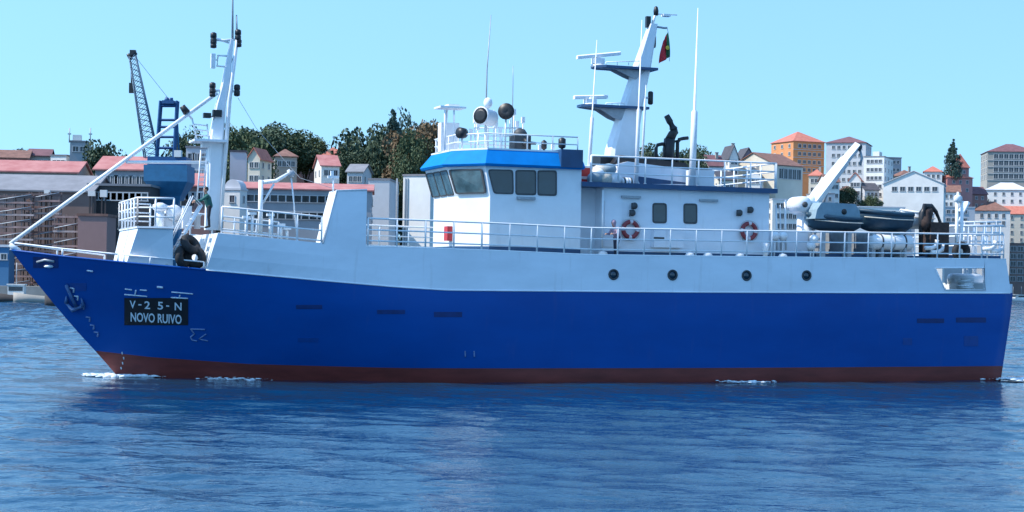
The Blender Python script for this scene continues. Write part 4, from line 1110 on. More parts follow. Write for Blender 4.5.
def build_water():
    V1, F1 = water_grid(-34, 34, 600, 26, 104, .10, .24, 0)
    V2, F2 = water_grid(-90, 90, 420, 104, 262, .32, .9, 1.1)
    V3, F3 = water_grid(60, 230, 300, 262, 740, 1.0, 2.2, 3.0)
    B = 4000.0; V = [V1, V2, V3]; Fq = [F1, F2+len(V1), F3+len(V1)+len(V2)]; o = sum(len(v) for v in V)
    def flat(x0, x1, y0, y1):
        nonlocal o
        V.append(np.array([(x0,y0,0),(x1,y0,0),(x1,y1,0),(x0,y1,0)], float)); Fq.append(np.arange(4)[None]+o); o += 4
    flat(-B, B, -300, 26); flat(-B, -34, 26, 104); flat(34, B, 26, 104); flat(-B, -90, 104, 262); flat(90, B, 104, 262)
    flat(-B, 60, 262, 740); flat(230, B, 262, 740); flat(-B, B, 740, B)
    V = np.vstack(V); Fq = np.vstack(Fq)
    me = bpy.data.meshes.new('water')
    me.vertices.add(len(V)); me.vertices.foreach_set('co', V.ravel())
    me.loops.add(len(Fq)*4); me.loops.foreach_set('vertex_index', Fq.ravel().astype(np.int32))
    me.polygons.add(len(Fq)); me.polygons.foreach_set('loop_start', np.arange(0, len(Fq)*4, 4, dtype=np.int32))
    me.polygons.foreach_set('use_smooth', np.ones(len(Fq), bool))
    me.update(calc_edges=True); me.materials.append(M_WATER)
    return tag(put('water', me), kind='structure')
build_water()

# foam where the hull cuts the water
def foam(pts, name, label, n, spread, seed, size):
    rnd = random.Random(seed); mb = MB()
    for k in range(n):
        u = rnd.random(); i = min(len(pts)-2, int(u*(len(pts)-1))); v = u*(len(pts)-1)-i
        p = Vector(pts[i]).lerp(Vector(pts[i+1]), v)
        r = size*(.12+.8*rnd.random()**4); 
        c = (p.x+rnd.gauss(0,spread), p.y+rnd.gauss(0,spread*.6), p.z-.02+rnd.random()**2*.08)
        mb.ball(c, r, M_FOAM, 6, (1.6,1.1,.35))
    o = mb.build(name); tag(o, label, None, None, 'stuff'); return o
def wl(px, off): p = H(px, 382); return W(Vector((p.x, hb(p.x, .05)+off, .03)))
st0 = W(Vector((s_stem(.1), 0, .05)))
foam([st0+BOW*.5, st0+PORT*.25, st0-BOW*1.0+PORT*.65], 'bow_foam', 'white foam curling at the stem', 900, .34, 1, .15)
foam([wl(205,.45), wl(255,.5)], 'hull_foam', 'small white foam patch along the fore hull', 160, .3, 2, .11)
foam([wl(722,.35), wl(735,.5), wl(765,.55)], 'hull_foam', 'small white foam patch along the after hull', 160, .25, 3, .11)
foam([W((s_tran(0)-.3, 3.7, .10)), W((s_tran(0)-1.5, 4.6, .10)), W((s_tran(0)-6, 4.4, .10))], 'stern_wake', 'white churned wake trailing from the stern', 1400, .5, 4, .17)

# ------------------------------------------------------------------ land
def quay_y(x): return 255.0 if x < -60 else 255 + 1.8*(x+60)
def hill(x, y, e):
    k = .42 + .58*sstep(0, 160, x+.1*y-40)
    return 2.2 + k*(34*sstep(22, 120, e) + 10*sstep(120, 260, e)) + 1.5*noise.noise(Vector((x*.02, y*.02, .3)))*sstep(10, 60, e)
def land_z(x, y):
    e = (y - quay_y(x)) * (1.0 if x < -60 else .486)
    if e < 0: return -2.0
    return hill(x, y, e)
M_LAND = mat('scrub_ground', (0.05,0.06,0.028), .95, .3, .08, c2=(0.11,0.095,0.055))
M_QUAY = mat('quay_concrete', (0.26,0.25,0.23), .9, .2, .4, rust=.3)
def build_land():
    mb = MB(); vs = []; fs = []
    us = [-60+i*8 for i in range(76)]; vs_e = [0.0,.01,6,12,20,26,34,42,52,62,74,88,104,122,145,170,200,240,300,420,700]
    cols = []
    xs = [-420+i*12 for i in range(30)]
    line = [(x, 255.0, 0, 1) for x in xs if x < -62] + [(-60+i*7.0, 255+1.8*i*7.0, -.874, .486) for i in range(0, 95)]
    for (x, y, nx, ny) in line:
        col = []
        for e in vs_e:
            px, py = x+nx*e, y+ny*e
            if e == 0: z = -1.5
            elif e <= .011: z = 2.2
            else: z = hill(px, py, e)
            col.append((px, py, z))
        cols.append(col)
    m = len(vs_e)
    for c in cols: vs += c
    fq = []; fl_ = []
    for i in range(len(cols)-1):
        for j in range(m-1):
            f = (i*m+j, (i+1)*m+j, (i+1)*m+j+1, i*m+j+1)
            (fq if j < 4 else fl_).append(f)
    mb.add(vs, fl_, M_LAND, True)
    o = mb.build('hillside'); tag(o, kind='structure')
    mb = MB(); mb.add(vs, fq, M_QUAY); tag(mb.build('quay'), kind='structure')
build_land()

# ------------------------------------------------------------------ buildings
def wm(n, c, **k): return mat('wall_'+n, c, .85, .07, .25, **k)
WALL = dict(white=wm('white',(.72,.70,.66),rust=.12), cream=wm('cream',(.62,.56,.46),rust=.12), grey=wm('grey',(.32,.33,.35),rust=.2), lgrey=wm('pale_grey',(.50,.51,.53),rust=.15),
            orange=wm('orange',(.62,.26,.11)), pink=wm('pink',(.50,.22,.20)), brown=wm('brown',(.22,.15,.13),rust=.3), stone=wm('stone',(.36,.33,.29),rust=.2),
            slate=wm('slate_grey',(.17,.18,.22)), rose=wm('rusty_rose',(.30,.17,.15),rust=.4), dark=wm('dark',(.05,.045,.045)), blue=wm('blue',(.05,.16,.30)))
ROOF = dict(red=mat('roof_red_tile',(.42,.12,.085),.85,.2,.8,c2=(.52,.19,.13)), pinkred=mat('roof_pink_sheet',(.36,.12,.11),.8,.25,.5,c2=(.46,.20,.18)), grey=mat('roof_grey',(.20,.20,.215),.8,.15,.5),
            brown=mat('roof_brown_tile',(.20,.10,.075),.85,.25,.8), pale=mat('roof_pale_sheet',(.55,.55,.57),.7,.1,.4), dark=mat('roof_dark',(.07,.065,.075),.8,.2,.6), maroon=mat('roof_maroon',(.16,.07,.075),.8,.2,.6))
M_WFR = mat('window_frame_far', (.5,.5,.5), .7, .1, 2)
M_WGL = mat('window_glass_far', (.03,.04,.055), .15, .3, .5)
M_SHUT = mat('garage_shutter', (.22,.24,.25), .7, .1, 2)
_wm = {}
def win_mesh(w, h):
    k = (round(w,1), round(h,1))
    if k not in _wm:
        mb = MB(); t = .11*min(1.5, max(.6, w))
        mb.box((0,-.03,h/2-t/2), (w,.14,t), M_WFR); mb.box((0,-.06,-h/2+t/2), (w+.2,.2,t), M_WFR)
        for s in (-1,1): mb.box((s*(w/2-t/2),-.03,0), (t,.14,h-2*t), M_WFR)
        mb.box((0,.0,0), (w-2*t,.05,h-2*t), M_WGL); mb.box((0,-.03,0), (t*.6,.06,h-2*t), M_WFR)
        _wm[k] = mb.mesh('window')
    return _wm[k]
BIDS = []
def bld(name, label, px0, px1, py_e, D, depth, rz=0.0, roof='gable_x', rise=2.5, wall='white', rf='red', rows=2, cols=4, scols=2, ww=1.1, wh=1.5, cat='house',
        group=None, base=None, chim=False, win_from=.12, win_to=.92, over=.4, ledge=False):
    s = F/D; cx = (px0+px1)/2; w = (px1-px0)/s
    c = at(cx, py_e, D); ze = c.z
    w = max(3.0, (w - depth*abs(math.sin(rz)))/max(.5, math.cos(rz))) if abs(rz) > .01 else w
    # base on the ground beneath
    zb = min(land_z(c.x+a, D+b) for a in (-w/2, w/2) for b in (0, depth)) if base is None else base
    zb = max(zb, 1.9)-.3
    # keep the visible centre while turning about the middle of the front
    root = empty(name, (c.x, D, zb), rz); tag(root, label, cat, group)
    h = ze-zb
    mb = MB(); mb.box2((-w/2,0,0), (w/2,depth,h), WALL[wall])
    if roof == 'gable_y': mb.prism([(-w/2,h),(w/2,h),(0,h+rise)], 'y', .002, depth-.002, WALL[wall])
    if roof == 'gable_x': mb.prism([(0,h),(depth,h),(depth/2,h+rise)], 'x', -w/2+.002, w/2-.002, WALL[wall])
    mb.build('wall', root)
    mb = MB(); o = over; t = .28
    if roof == 'gable_x':
        k = rise/(depth/2)
        mb.add([(x,y,z) for x in (-w/2-o,w/2+o) for y,z in ((-o,h-o*k+.05),(depth/2,h+rise+.05),(depth+o,h-o*k+.05),(depth+o,h-o*k+t),(depth/2,h+rise+t+.05),(-o,h-o*k+t))],
               [(0,1,4,5),(1,2,3,4),(6,11,10,7),(7,10,9,8),(0,6,7,1),(1,7,8,2),(5,4,10,11),(4,3,9,10),(0,5,11,6),(2,8,9,3)], ROOF[rf])
    elif roof == 'gable_y':
        k = rise/(w/2)
        mb.add([(x,y,z) for y in (-o,depth+o) for x,z in ((-w/2-o,h-o*k+.05),(0,h+rise+.05),(w/2+o,h-o*k+.05),(w/2+o,h-o*k+t),(0,h+rise+t+.05),(-w/2-o,h-o*k+t))],
               [(0,5,4,1),(1,4,3,2),(6,7,10,11),(7,8,9,10),(0,1,7,6),(1,2,8,7),(5,11,10,4),(4,10,9,3),(0,6,11,5),(2,3,9,8)], ROOF[rf])
    elif roof == 'hip':
        iw = max(.2, w/2-depth/2) if w > depth else .2; iy = depth/2
        mb.add([(-w/2-o,-o,h),(w/2+o,-o,h),(w/2+o,depth+o,h),(-w/2-o,depth+o,h),(-w/2-o,-o,h+.2),(w/2+o,-o,h+.2),(w/2+o,depth+o,h+.2),(-w/2-o,depth+o,h+.2),(-iw,iy,h+rise),(iw,iy,h+rise)],
               [(0,3,2,1),(0,1,5,4),(1,2,6,5),(2,3,7,6),(3,0,4,7),(4,5,9,8),(5,6,9),(6,7,8,9),(7,4,8)], ROOF[rf])
    else:
        mb.box2((-w/2-.15,-.15,h), (w/2+.15,depth+.15,h+.35), ROOF[rf])
        if roof == 'parapet': mb.box2((-w*.2,depth*.3,h+.35), (w*.12,depth*.6,h+2.4), WALL[wall])
        if roof == 'barrel':
            n = 10; mb.prism([(-w/2*math.cos(math.pi*k/n), h+.35+rise*math.sin(math.pi*k/n)) for k in range(n+1)], 'y', .3, depth-.3, ROOF[rf])
    ro = mb.build('roof', root)
    if chim:
        mb = MB(); mb.box((w*.22, depth*.35, h+rise*.7+.8), (.8,.8,2.2), WALL['stone']); mb.box((w*.22, depth*.35, h+rise*.7+2.0), (1.0,1.0,.2), ROOF['brown']); mb.build('chimney', ro)
    # windows: only the rows that stand clear of what is in front, counted from the eaves down
    fh = 3.1
    me = win_mesh(ww, wh)
    for r in range(rows):
        z = h - (.9+wh/2) - r*fh
        if z < wh: break
        for k in range(cols):
            u = win_from + (win_to-win_from)*((k+.5)/cols)
            put('window', me, root, (-w/2+w*u, -.03, z))
        for k in range(scols):
            u = (k+.5)/scols
            for sx in (-1, 1):
                o_ = put('window', me, root, (sx*(w/2+.03), depth*u, z)); o_.rotation_euler.z = R(90)*sx
        if ledge:
            mb = MB(); mb.box2((-w/2-.1,-.25,z-wh/2-.75), (w/2+.1,-.002,z-wh/2-.55), WALL['lgrey']); mb.build('ledge', root)
    BIDS.append(root); return root

# ---- right bank, from the wheelhouse to the right edge
G1 = 'houses on the right hillside'
bld('terraced_house', 'grey roofed house farthest left behind the boat deck rail', 706,727,166,560,9,R(12),'gable_x',3.4,'lgrey','maroon',3,3,2,group=G1,chim=True)
bld('terraced_house', 'tall narrow white house with grey gable left of the white gabled hall', 727,741,157,575,9,R(12),'gable_y',3.6,'white','dark',4,2,2,group=G1,chim=True)
bld('terraced_house', 'grey slate fronted house beside the white gabled hall', 740,757,158,590,9,R(10),'gable_y',3.2,'slate','dark',4,2,2,group=G1)
bld('gabled_hall', 'white hall with big gable and brown tiled roof below the orange block', 755,824,166,575,20,R(38),'gable_x',4.2,'cream','brown',1,5,0,2.4,3.4,cat='building',group=G1)
bld('apartment_block', 'orange apartment block with red roof on the hill', 784,834,142,705,16,R(24),'hip',4.6,'orange','red',4,5,3,1.5,1.6,cat='apartment block',ledge=True)
bld('apartment_block', 'tall white apartment block right of the orange one', 820,872,143,690,18,R(-18),'hip',3.2,'lgrey','maroon',8,6,3,1.3,1.5,cat='apartment block')
bld('apartment_block', 'white apartment block with bright side behind the crane boom tip', 856,892,157,670,16,R(-24),'parapet',1,'white','grey',6,4,3,1.3,1.5,cat='apartment block')
bld('apartment_block', 'grey flat block between the white block and the pale shed', 880,904,158,720,10,R(10),'flat',1,'grey','grey',5,4,3,1.3,1.5,cat='apartment block')
bld('warehouse', 'long pale shed with low gable above the after deck', 879,948,184,650,16,R(-16),'gable_y',4.6,'white','pale',1,6,4,2.0,1.8,cat='warehouse')
bld('terraced_house', 'red roofed pink house beside the tall conifer', 944,976,178,720,10,R(12),'hip',2.5,'pink','red',2,3,2,group=G1,chim=True)
bld('red_tower', 'steep red pyramid roofed tower beside the conifer', 956,972,168,740,6,R(20),'hip',6.0,'pink','red',2,1,1,cat='tower')
bld('office_block', 'brown four storey block with maroon roof at the right edge', 986,1040,152,840,20,R(-6),'hip',4.5,'stone','maroon',4,8,4,2.2,2.4,cat='office block',ledge=True)
bld('terraced_house', 'low pale roofed house below the brown block', 984,1030,190,770,12,R(-14),'hip',3.5,'white','pale',2,4,3,group=G1)
bld('terraced_house', 'brown roofed house left of the low pale house', 962,990,194,742,10,R(10),'gable_x',3,'rose','maroon',2,3,2,group=G1)
bld('terraced_house', 'white house with brown hip roof and dark windows above the stern', 972,1012,211,738,12,R(-10),'hip',4.2,'white','brown',2,4,3,1.3,2.0,group=G1)
bld('terraced_house', 'beige house with pink red roof at the right edge', 1002,1040,214,762,10,R(-8),'gable_x',3.2,'cream','red',4,3,2,group=G1)
bld('quay_shop', 'brown stone shop with dark openings by the right waterline', 996,1050,244,742,10,R(-6),'flat',1,'brown','dark',5,6,2,2.4,2.2,cat='shop')
bld('terraced_house', 'white house right of the boat deck with dark windows', 770,806,200,545,10,R(8),'flat',1,'white','pale',3,6,2,1.3,1.8,group=G1)
bld('quay_terrace', 'long white quay terrace with flat roof behind the crane', 796,905,207,572,12,R(0),'flat',1,'white','pale',2,16,2,1.6,1.6,cat='building')
bld('quay_terrace', 'long white quay terrace with flat roof behind the stern', 890,975,207,690,12,R(0),'flat',1,'lgrey','pale',2,12,2,1.6,1.6,cat='building')
bld('quay_shed', 'low grey quay shed behind the boats on deck', 850,915,222,600,10,R(0),'gable_x',2,'grey','grey',1,10,2,1.6,1.4,cat='shed')
bld('terraced_house', 'small cream house under the pale shed', 835,858,192,655,9,R(-10),'hip',2.5,'cream','brown',2,4,2,group=G1)
bld('terraced_house', 'small grey house with dark roof right of the crane boom', 862,882,190,660,9,R(12),'gable_x',2.5,'lgrey','dark',2,3,2,group=G1)
for k, (a, b, y, D, rz, rf, wl_, ro, lab) in enumerate((
    (806,826,176,640,-14,'red','cream','hip','cream house with red roof below the orange block'),
    (824,842,182,632,10,'brown','white','gable_x','white house with brown roof left of the crane boom foot'),
    (846,864,180,662,-16,'red','white','gable_y','white gabled house just right of the crane boom'),
    (898,920,176,700,12,'brown','cream','hip','cream house peeping over the left end of the pale shed'),
    (922,944,172,720,-12,'red','white','hip','white house with red roof above the pale shed'),
    (812,836,194,610,6,'grey','lgrey','flat','flat grey house behind the crane head'),
    (742,764,176,566,-14,'grey','white','gable_y','low white gabled house at the foot of the slate house'),
    (716,738,180,545,10,'dark','cream','gable_x','low cream house behind the boat deck rail'),
    (940,962,192,712,-10,'brown','white','gable_x','white house left of the brown roofed house'),
    (1008,1040,204,800,8,'brown','pink','gable_x','pink house between the pale roofed and beige houses'))):
    bld('terraced_house', lab, a, b, y, D, 9, R(rz), ro, 2.6, wl_, rf, 3, 3, 2, 1.2, 1.6, group=G1, chim=(k % 3 == 0))
# ---- left bank
G2 = 'houses on the left hillside'
bld('pale_warehouse', 'weathered off white warehouse close behind the wheelhouse front', 388,446,176,342,14,R(-24),'flat',1,'white','grey',0,0,0,cat='warehouse')
bld('grey_warehouse', 'grey flat warehouse left of the off white one', 366,392,180,364,14,R(-4),'flat',1,'lgrey','grey',0,0,0,cat='warehouse')
bld('long_shed', 'long grey shed with thin pink red roof behind the fore rail', 232,374,190,330,13,R(4),'gable_x',1.3,'grey','pinkred',2,14,2,3.0,1.5,cat='shed')
bld('white_gable_house', 'white gable end at the left end of the long shed', 223,241,190,322,4,R(-10),'barrel',1.6,'white','pale',1,1,1,1.0,1.4,cat='building')
bld('hill_house', 'pink red roofed house on the hill beside the dark trees', 318,354,156,500,12,R(14),'hip',2.8,'pink','red',2,4,2,group=G2,chim=True)
bld('hill_house', 'long red roofed house on the hill left of the pink red one', 292,322,152,520,10,R(10),'hip',2.2,'rose','red',2,4,2,group=G2,chim=True)
bld('hill_house', 'white walled house with pink roof in front of the hill trees', 316,345,166,430,10,R(16),'gable_x',2.6,'white','pinkred',2,3,2,group=G2)
bld('hill_house', 'small white house right of the white walled pink roofed one', 344,366,172,420,8,R(-10),'gable_x',1.8,'lgrey','grey',1,3,2,group=G2)
bld('hill_house', 'cream house among the trees right of the foremast', 246,262,158,420,8,R(-12),'gable_y',2.2,'cream','red',3,2,2,group=G2)
bld('hill_house', 'stone house with brown hip roof above the long shed', 272,300,157,440,9,R(10),'hip',2.2,'stone','brown',1,4,2,group=G2)
bld('dark_tower', 'white panelled tower with dark frame right of the foremast', 229,247,152,345,6,R(6),'flat',1,'lgrey','dark',0,0,0,cat='tower')
bld('grey_tower', 'grey square tower with rooftop aerials above the shipyard', 66,92,142,420,12,R(10),'flat',1,'grey','grey',1,2,1,1.5,1.5,cat='tower')
bld('hill_house', 'white low house left of the grey tower', 47,70,156,430,9,R(-10),'flat',1,'white','grey',2,3,2,group=G2)
bld('hill_house', 'red roofed house at the far left edge of the hill', -12,30,158,450,9,R(8),'gable_x',2.0,'pink','brown',1,4,2,group=G2)
bld('hill_house', 'grey roofed house between the far left and low white houses', 26,52,156,455,9,R(8),'gable_x',1.8,'stone','maroon',1,3,2,group=G2)
bld('boat_shed', 'long pink red roofed shed at the far left above the shipyard', -30,78,172,300,12,R(2),'gable_x',2.0,'stone','pinkred',0,0,0,cat='shed')
bld('boat_shed', 'pink red roofed shed behind the thick forestay', 93,152,170,305,12,R(-3),'gable_x',2.4,'grey','pinkred',1,6,2,2.0,1.6,cat='shed')
bld('boat_shed', 'pink roofed shed under the blue crane', 148,212,186,300,12,R(4),'gable_x',2.2,'rose','pinkred',1,8,2,1.8,1.5,cat='shed')
bld('boat_shed', 'grey flat shed left of the foremast ladder', 184,212,148,330,12,R(4),'flat',2.2,'lgrey','grey',3,4,2,1.4,1.5,cat='shed')
bld('shipyard_hall', 'wide low grey roofed shipyard hall at the far left', -40,92,191,272,16,R(0),'gable_x',2.6,'brown','grey',0,0,0,cat='hall')
bld('shipyard_hall', 'dark brown shipyard hall behind the forestay and fore house', 88,150,186,275,14,R(0),'flat',2.6,'dark','grey',1,8,0,2.0,1.4,cat='hall')
bld('rusty_store', 'rusty rose coloured store block behind the bow rail', 78,107,216,262,6,R(0),'flat',1,'rose','brown',0,0,0,cat='store')
bld('slip_cabin', 'light blue cabin at the left edge by the waterline', -8,9,247,259,3,R(0),'flat',1,'blue','pale',1,2,0,1.0,1.0,cat='cabin')
pw = [b for b in BIDS if b.name.startswith('pale_warehouse')][0]
for dx, w_ in ((-4.2,.3),(-2.4,.22),(-1.9,.16)):
    mb = MB(); hz_ = z_at(404,178,342)-pw.location.z; mb.box((dx,-.1,hz_*.5+hz_*.1), (w_,.2,hz_*.8), M_STEEL); mb.build('drainpipe', pw)
# aerials on the grey tower
tw = [b for b in BIDS if b.name.startswith('grey_tower')][0]
mb = MB(); hz = z_at(79,142,420)-tw.location.z
for dx, hh in ((-2.4,3.4),(2.4,3.6)): mb.tube([(dx,3,hz),(dx,3,hz+hh)], .14, M_STEEL, 5); mb.box((dx,3,hz+hh*.6), (.8,.2,.3), M_STEEL)
mb.box((-.6,3,hz+1.0), (2.0,2,1.6), WALL['white']); mb.build('rooftop_aerials', tw)
# front openings of the far left hall
hall = [b for b in BIDS if b.name.startswith('shipyard_hall')][0]
# slipway scaffolding: stagings with planks, each its own thing
def staging(px0, px1, py0, py1, D, label, nb, npl, cols=('brown','rose','stone')):
    a, b = at(px0, py1, D), at(px1, py1, D); zt = z_at((px0+px1)/2, py0, D); zb = 2.15; w = b.x-a.x
    root = empty('staging', ((a.x+b.x)/2, D, zb)); tag(root, label, 'scaffolding', 'slipway stagings')
    pm = MB(); pm.box((0,0,(zt-zb)/2), (.14,.14,zt-zb), WALL['brown']); me = pm.mesh('standard')
    for k in range(nb+1):
        for y in (0, 1.4): put('standard', me, root, (-w/2+w*k/nb, y, 0))
    rnd = random.Random(px0)
    for k in range(npl):
        z = (zt-zb)*(k+.6)/npl
        mb = MB(); mb.box((rnd.uniform(-.3,.3), .7, z), (w+.5, 1.6, .28), mat('plank_'+str(k % 4), [(.26,.15,.13),(.38,.24,.21),(.18,.12,.11),(.44,.33,.30)][k % 4], .9, .3, .5))
        mb.build('plank', root)
        if k % 2 == 0:
            mb = MB(); mb.tube([(-w/2,-.14,z-.6), (w/2,-.14,z+.3)], .07, M_STEEL, 5); mb.build('brace', root)
staging(-6, 30, 194, 262, 264, 'rust brown slipway staging at the far left', 4, 15)
staging(28, 58, 192, 262, 266, 'plank staging beside the dark shipyard opening', 3, 15)
staging(54, 82, 214, 262, 263, 'low plank staging left of the rusty store', 3, 10)
# pale signs on the hall
for x0, x1, y0, y1, lab in ((100,107,190,197,'small white panel on the dark hall roof edge'),(88,95,191,196,'small white panel left of the other roof edge panel'),(44,50,190,196,'small pale panel over the staging')):
    a, b = at(x0, y1, 268), at(x1, y0, 268); mb = MB(); mb.box2((a.x,267.9,a.z), (b.x,268.4,b.z), WALL['white']); mb.box2((a.x+.15,268.1,2.0), (a.x+.35,268.35,a.z), WALL['dark'])
    mb.box2((b.x-.35,268.1,2.0), (b.x-.15,268.35,a.z), WALL['dark']); tag(mb.build('panel_sign'), lab, 'panel')

# ---- blue portal crane with lattice jib
M_CRB = mat('crane_blue', (.012,.075,.20), .5, .12, 1.0)
M_CRB2 = mat('crane_pale_blue', (.022,.14,.27), .6, .12, 1.0)
CD = 285.0
def C(px, py, dy=0.0): return at(px, py, CD)+Vector((0,dy,0))
cb = C(167, 205); cb.z = 2.0
crn = empty('harbour_crane', cb); tag(crn, 'blue harbour crane with lattice jib behind the forestay', 'crane')
def cpart(name, fn, parent=None):
    mb = MB(); fn(mb); mb.v = [tuple(Vector(v)-cb) for v in mb.v]; return mb.build(name, parent or crn)
def col_(m):
    rings = []
    for (xa, xb, y, dd) in ((160,180,330,1.6),(160,180,205,1.6),(158,183,196,2.0),(148,191,182,3.4),(148,191,166,3.4)):
        a, b = C(xa, y), C(xb, y); z = max(2.0, a.z)
        rings.append([Vector((a.x,CD-dd,z)), Vector((b.x,CD-dd,z)), Vector((b.x,CD+dd,z)), Vector((a.x,CD+dd,z))])
    m.loft(rings, M_CRB2)
cpart('column', col_)
cpart('machine_house', lambda m: m.box2(C(150,166.2,-2.2), C(189,158,2.2), M_CRB))
cpart('tower_frame', lambda m: [m.tube([C(a0,160,dy), C(a1,101,dy)], .21, M_CRB, 4, False) for dy in (-.6,.6) for a0, a1 in ((156.5,161),(174,177.5))] + [m.tube([C(155.5+(161-156.5)*(160-y)/59,y,dy), C(175+(177-174)*(160-y)/59,y,dy)], .15, M_CRB, 4, False) for dy in (-.6,.6) for y in (104,106,120,127,137,148)])
cpart('tower_head', lambda m: (m.box2(C(163,104,-1), C(175,101,1), M_CRB), m.tube([C(166,102), C(168,97.5)], .4, M_CRB, 6), m.tube([C(171,102), C(170.5,98)], .4, M_CRB, 6)))
cpart('back_leg', lambda m: m.tube([C(178,160,1), C(176,120,1)], .16, M_CRB2, 4))
M_JIB = mat('jib_grey_blue', (.10,.17,.24), .6, .15, 1.0)
def jib(m):
    a0, a1 = (145,158), (129.5,57); b0, b1 = (158,155), (135.5,55)
    M_CRB = M_JIB
    P = lambda p, q_, u, dy: C(p[0]+(q_[0]-p[0])*u, p[1]+(q_[1]-p[1])*u, dy)
    for dy in (-.7,.7):
        m.tube([P(a0,a1,0,dy), P(a0,a1,1,dy*.4)], .11, M_CRB, 4); m.tube([P(b0,b1,0,dy), P(b0,b1,1,dy*.4)], .11, M_CRB, 4)
        for k in range(18):
            u, v = k/18, (k+1)/18
            m.tube([P(a0,a1,u,dy), P(b0,b1,v,dy)], .05, M_CRB, 4); m.tube([P(b0,b1,u,dy), P(a0,a1,v,dy)], .05, M_CRB, 4)
cpart('lattice_jib', jib)
cpart('jib_head', lambda m: (m.tube([C(129,57), C(136,52)], .45, M_BLACK, 6), m.tube([C(128,54), C(131,60)], .3, M_BLACK, 6), m.box(C(133,53), (.9,.8,.9), M_BLACK)))
cpart('hook_block', lambda m: (m.tube([C(131,62), C(131.5,84)], .1, M_BLACK, 5), m.box(C(131.5,88), (.7,.6,1.6), M_BLACK)))
cpart('jib_stay', lambda m: m.tube([C(134,55), C(168,98)], .03, M_CRB, 4))
cpart('white_cabinet', lambda m: m.box2(C(177,158,-2.6), C(184,151.5,-1.4), WALL['white']))

# ------------------------------------------------------------------ trees
def leafmat(n, c, c2): return mat('leaf_'+n, c, .8, .2, .35, c2=c2)
LEAF = dict(dark=leafmat('dark',(.030,.055,.030),(.075,.11,.055)), mid=leafmat('mid',(.045,.075,.032),(.10,.13,.06)), blue=leafmat('blue_green',(.025,.058,.05),(.06,.11,.085)), brown=leafmat('brown',(.12,.08,.042),(.19,.125,.06)))
M_BARK = mat('bark', (.07,.05,.035), .9, .3, 2)
def crown_mesh(seed, kind, n=1900, conifer=False):
    rnd = np.random.RandomState(seed); V = []; 
    cl_ = []
    if conifer:
        for k in range(17):
            u = k/16; rr_ = (.5*(1-u)**.75+.05)*(.7+.5*rnd.rand())
            for a in range(5):
                th = 6.283*rnd.rand(); q_ = rr_*(.45+.5*rnd.rand())
                cl_.append((q_*math.cos(th), q_*math.sin(th), .1+u*.88+.03*rnd.randn()-.06*q_, (.05+.15*(1-u))*(.7+.6*rnd.rand()), .035))
            cl_.append((0, 0, .1+u*.88, .06+.07*(1-u), 0))
    else:
        for k in range(34):
            v = rnd.randn(3); v /= np.linalg.norm(v); r = .48*rnd.rand()**.35
            cl_.append((v[0]*r, v[1]*r, .55+v[2]*r*.8, .12+.12*rnd.rand(), 0))
    per = n//len(cl_)
    for c in cl_:
        d = rnd.randn(per, 3); d /= np.linalg.norm(d, axis=1)[:,None]; d *= (rnd.rand(per)**.4)[:,None]*c[3]
        if conifer: d[:,2] *= .45
        P = d+np.array(c[:3])
        u = rnd.randn(per,3); u /= np.linalg.norm(u,axis=1)[:,None]; w = np.cross(u, rnd.randn(per,3)); w /= np.linalg.norm(w,axis=1)[:,None]
        s = (.009+.017*rnd.rand(per))[:,None]
        for A in (P-u*s-w*s*.6, P+u*s-w*s*.6, P+u*s+w*s*.6, P-u*s+w*s*.6): V.append(A)
    nb = len(V)//4; vs = []; fs = []
    allv = np.concatenate([np.stack(V[4*i:4*i+4], 1).reshape(-1,3) for i in range(nb)])
    me = bpy.data.meshes.new('crown'); nF = len(allv)//4
    me.from_pydata(allv.tolist(), [], np.arange(nF*4).reshape(-1,4).tolist()); me.materials.append(LEAF[kind]); me.update()
    return me
_cm = {}
def tree(name, label, px, py_top, D, hgt, wid, kind, seed, conifer=False, group='trees on the hillside'):
    c = at(px, py_top, D); zg = land_z(c.x, D+2)
    zb = min(zg, c.z-hgt) if c.z-hgt < zg else zg
    hgt = c.z - zg if (c.z-zg) < hgt*1.6 else hgt
    z0 = c.z-hgt
    root = empty(name, (c.x, D+2, zg-.3), random.random()*6); tag(root, label, 'tree', group)
    key = (seed, kind, conifer)
    if key not in _cm: _cm[key] = crown_mesh(seed, kind, 9000, conifer)
    put('crown', _cm[key], root, (0,0,z0-zg+.3), 0, (wid, wid, hgt))
    mb = MB(); th = z0-zg+.3+hgt*.55
    mb.tube([(0,0,0),(.1,0,th*.5),(0,.1,th)], [.4,.32,.15], M_BARK, 6)
    for k in range(4):
        a = k*1.6; mb.tube([(0,0,th*.6+k*.2), (math.cos(a)*wid*.2, math.sin(a)*wid*.2, th+hgt*.1)], [.16,.06], M_BARK, 5)
    mb.build('trunk', root)
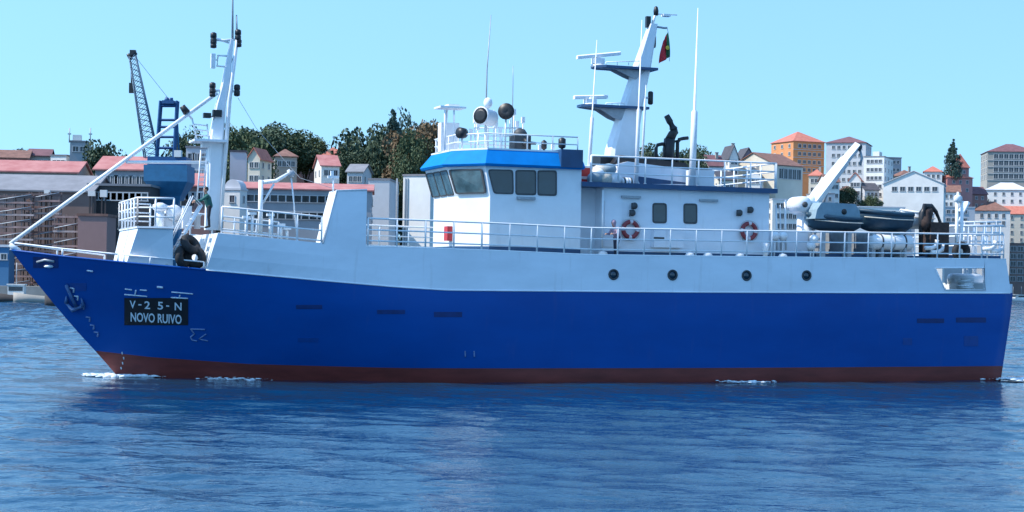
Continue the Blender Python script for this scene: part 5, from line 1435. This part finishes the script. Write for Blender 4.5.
tl = [
 (108,139,400,13,13,'dark',1,'rounded dark green tree right of the grey tower'),
 (190,134,440,14,13,'dark',2,'dark tree between the blue crane and the foremast'),
 (243,124,470,16,16,'mid',3,'tree directly right of the foremast'),
 (258,127,480,15,17,'dark',4,'dark tree in the row above the cream house'),
 (274,128,490,14,17,'mid',5,'mid green tree in the middle of the hill row'),
 (290,130,500,13,16,'dark',1,'dark tree near the right end of the hill row'),
 (306,134,505,12,15,'mid',2,'last tree of the hill row above the long red roofed house'),
 (254,148,430,11,10,'dark',3,'low bush like tree right of the foremast in front of the hill row'),
 (366,130,480,20,20,'dark',6,'broad dark tree left of the tall conifer like tree'),
 (381,131,470,20,16,'dark',1,'dark tree hugging the tall blue green tree'),
 (403,121,485,22,18,'blue',2,'blue green tree beside the tall spire tree'),
 (418,121,455,22,18,'brown',3,'brown leaved tree left of the wheelhouse roof'),
 (432,124,450,22,16,'brown',4,'brown leaved tree nearest the wheelhouse roof'),
 (410,136,440,16,10,'mid',5,'green tree low between the blue green and brown trees'),
 (352,150,470,12,12,'dark',3,'dark tree touching the pink red roofed house'),
 (683,148,560,18,14,'dark',4,'dark tree left of the tall whip aerial mast'),
 (698,150,570,16,12,'mid',5,'green tree right of the tall whip aerial mast'),
 (648,146,560,16,14,'dark',6,'dark tree seen behind the leaning mast foot'),
 (841,186,640,8,12,'dark',1,'low dark tree under the crane boom'),
 (870,196,640,7,9,'mid',2,'low green tree under the white block'),
 (980,196,745,6,8,'dark',3,'small dark tree beside the brown roofed house'),
 (20,152,480,8,14,'dark',5,'low dark tree at the far left skyline'),
 (128,158,420,9,12,'dark',6,'low dark tree left of the crane column'),
]
for (px, py, D, h_, w_, k, sd, lab) in tl: tree('leafy_tree', lab, px, py, D, h_, w_, k, sd)
tree('conifer_tree', 'tall spire shaped conifer among the dark trees', 393, 114, 475, 22, 9, 'blue', 21, True)
tree('conifer_tree', 'tall lone conifer with tiered branches left of the brown block', 955, 142, 720, 16, 9, 'blue', 22, True)

# ------------------------------------------------------------------ moored boats
def moored(px, D, L, hm, label, cabin=True, rz=0.0):
    c = at(px, HOR, D); root = empty('moored_boat', (c.x, D, 0.0), rz); tag(root, label, 'boat', 'boats moored along the quays')
    mb = MB(); rings = []
    for i in range(11):
        u = i/10; x = -L/2+L*u; f = max(.05, 1-(1-min(1,u/.4))**2)*L*.15
        rings.append([(x,-f,.9+.5*(1-u)**2),(x,-f*.8,-.2),(x,f*.8,-.2),(x,f,.9+.5*(1-u)**2)])
    mb.loft(rings, hm, True, True); mb.build('boat_hull', root)
    if cabin:
        mb = MB(); mb.box2((-L*.1,-L*.09,.9), (L*.22,L*.09,2.4), WALL['white']); mb.box2((-L*.12,-L*.1,2.4), (L*.24,L*.1,2.55), WALL['white']); cb_ = mb.build('cabin', root)
        mb = MB(); mb.box2((-L*.08,-L*.09-.03,1.6), (L*.2,-L*.09+.01,2.2), M_WGL); mb.build('cabin_window', root)
        mb = MB(); mb.tube([(L*.05,0,2.5),(L*.05,0,5.5)], .06, M_STEEL, 5); mb.build('mast', root)
moored(14, 250, 7, WALL['dark'], 'dark small boat moored at the left quay', True, 0)
moored(36, 249, 6, WALL['stone'], 'brownish small boat moored at the left quay nearest the bow', False, .2)
moored(57, 225, 3, WALL['dark'], 'tiny dark dinghy afloat below the bow', False)
moored(1020, 660, 12, WALL['white'], 'white motor boat moored at the right edge', True, .1)
moored(1012, 690, 10, WALL['white'], 'white motor boat moored close behind the stern', True, -.2)
moored(966, 600, 11, WALL['white'], 'white boat seen through the stern cut-out', True, .1)
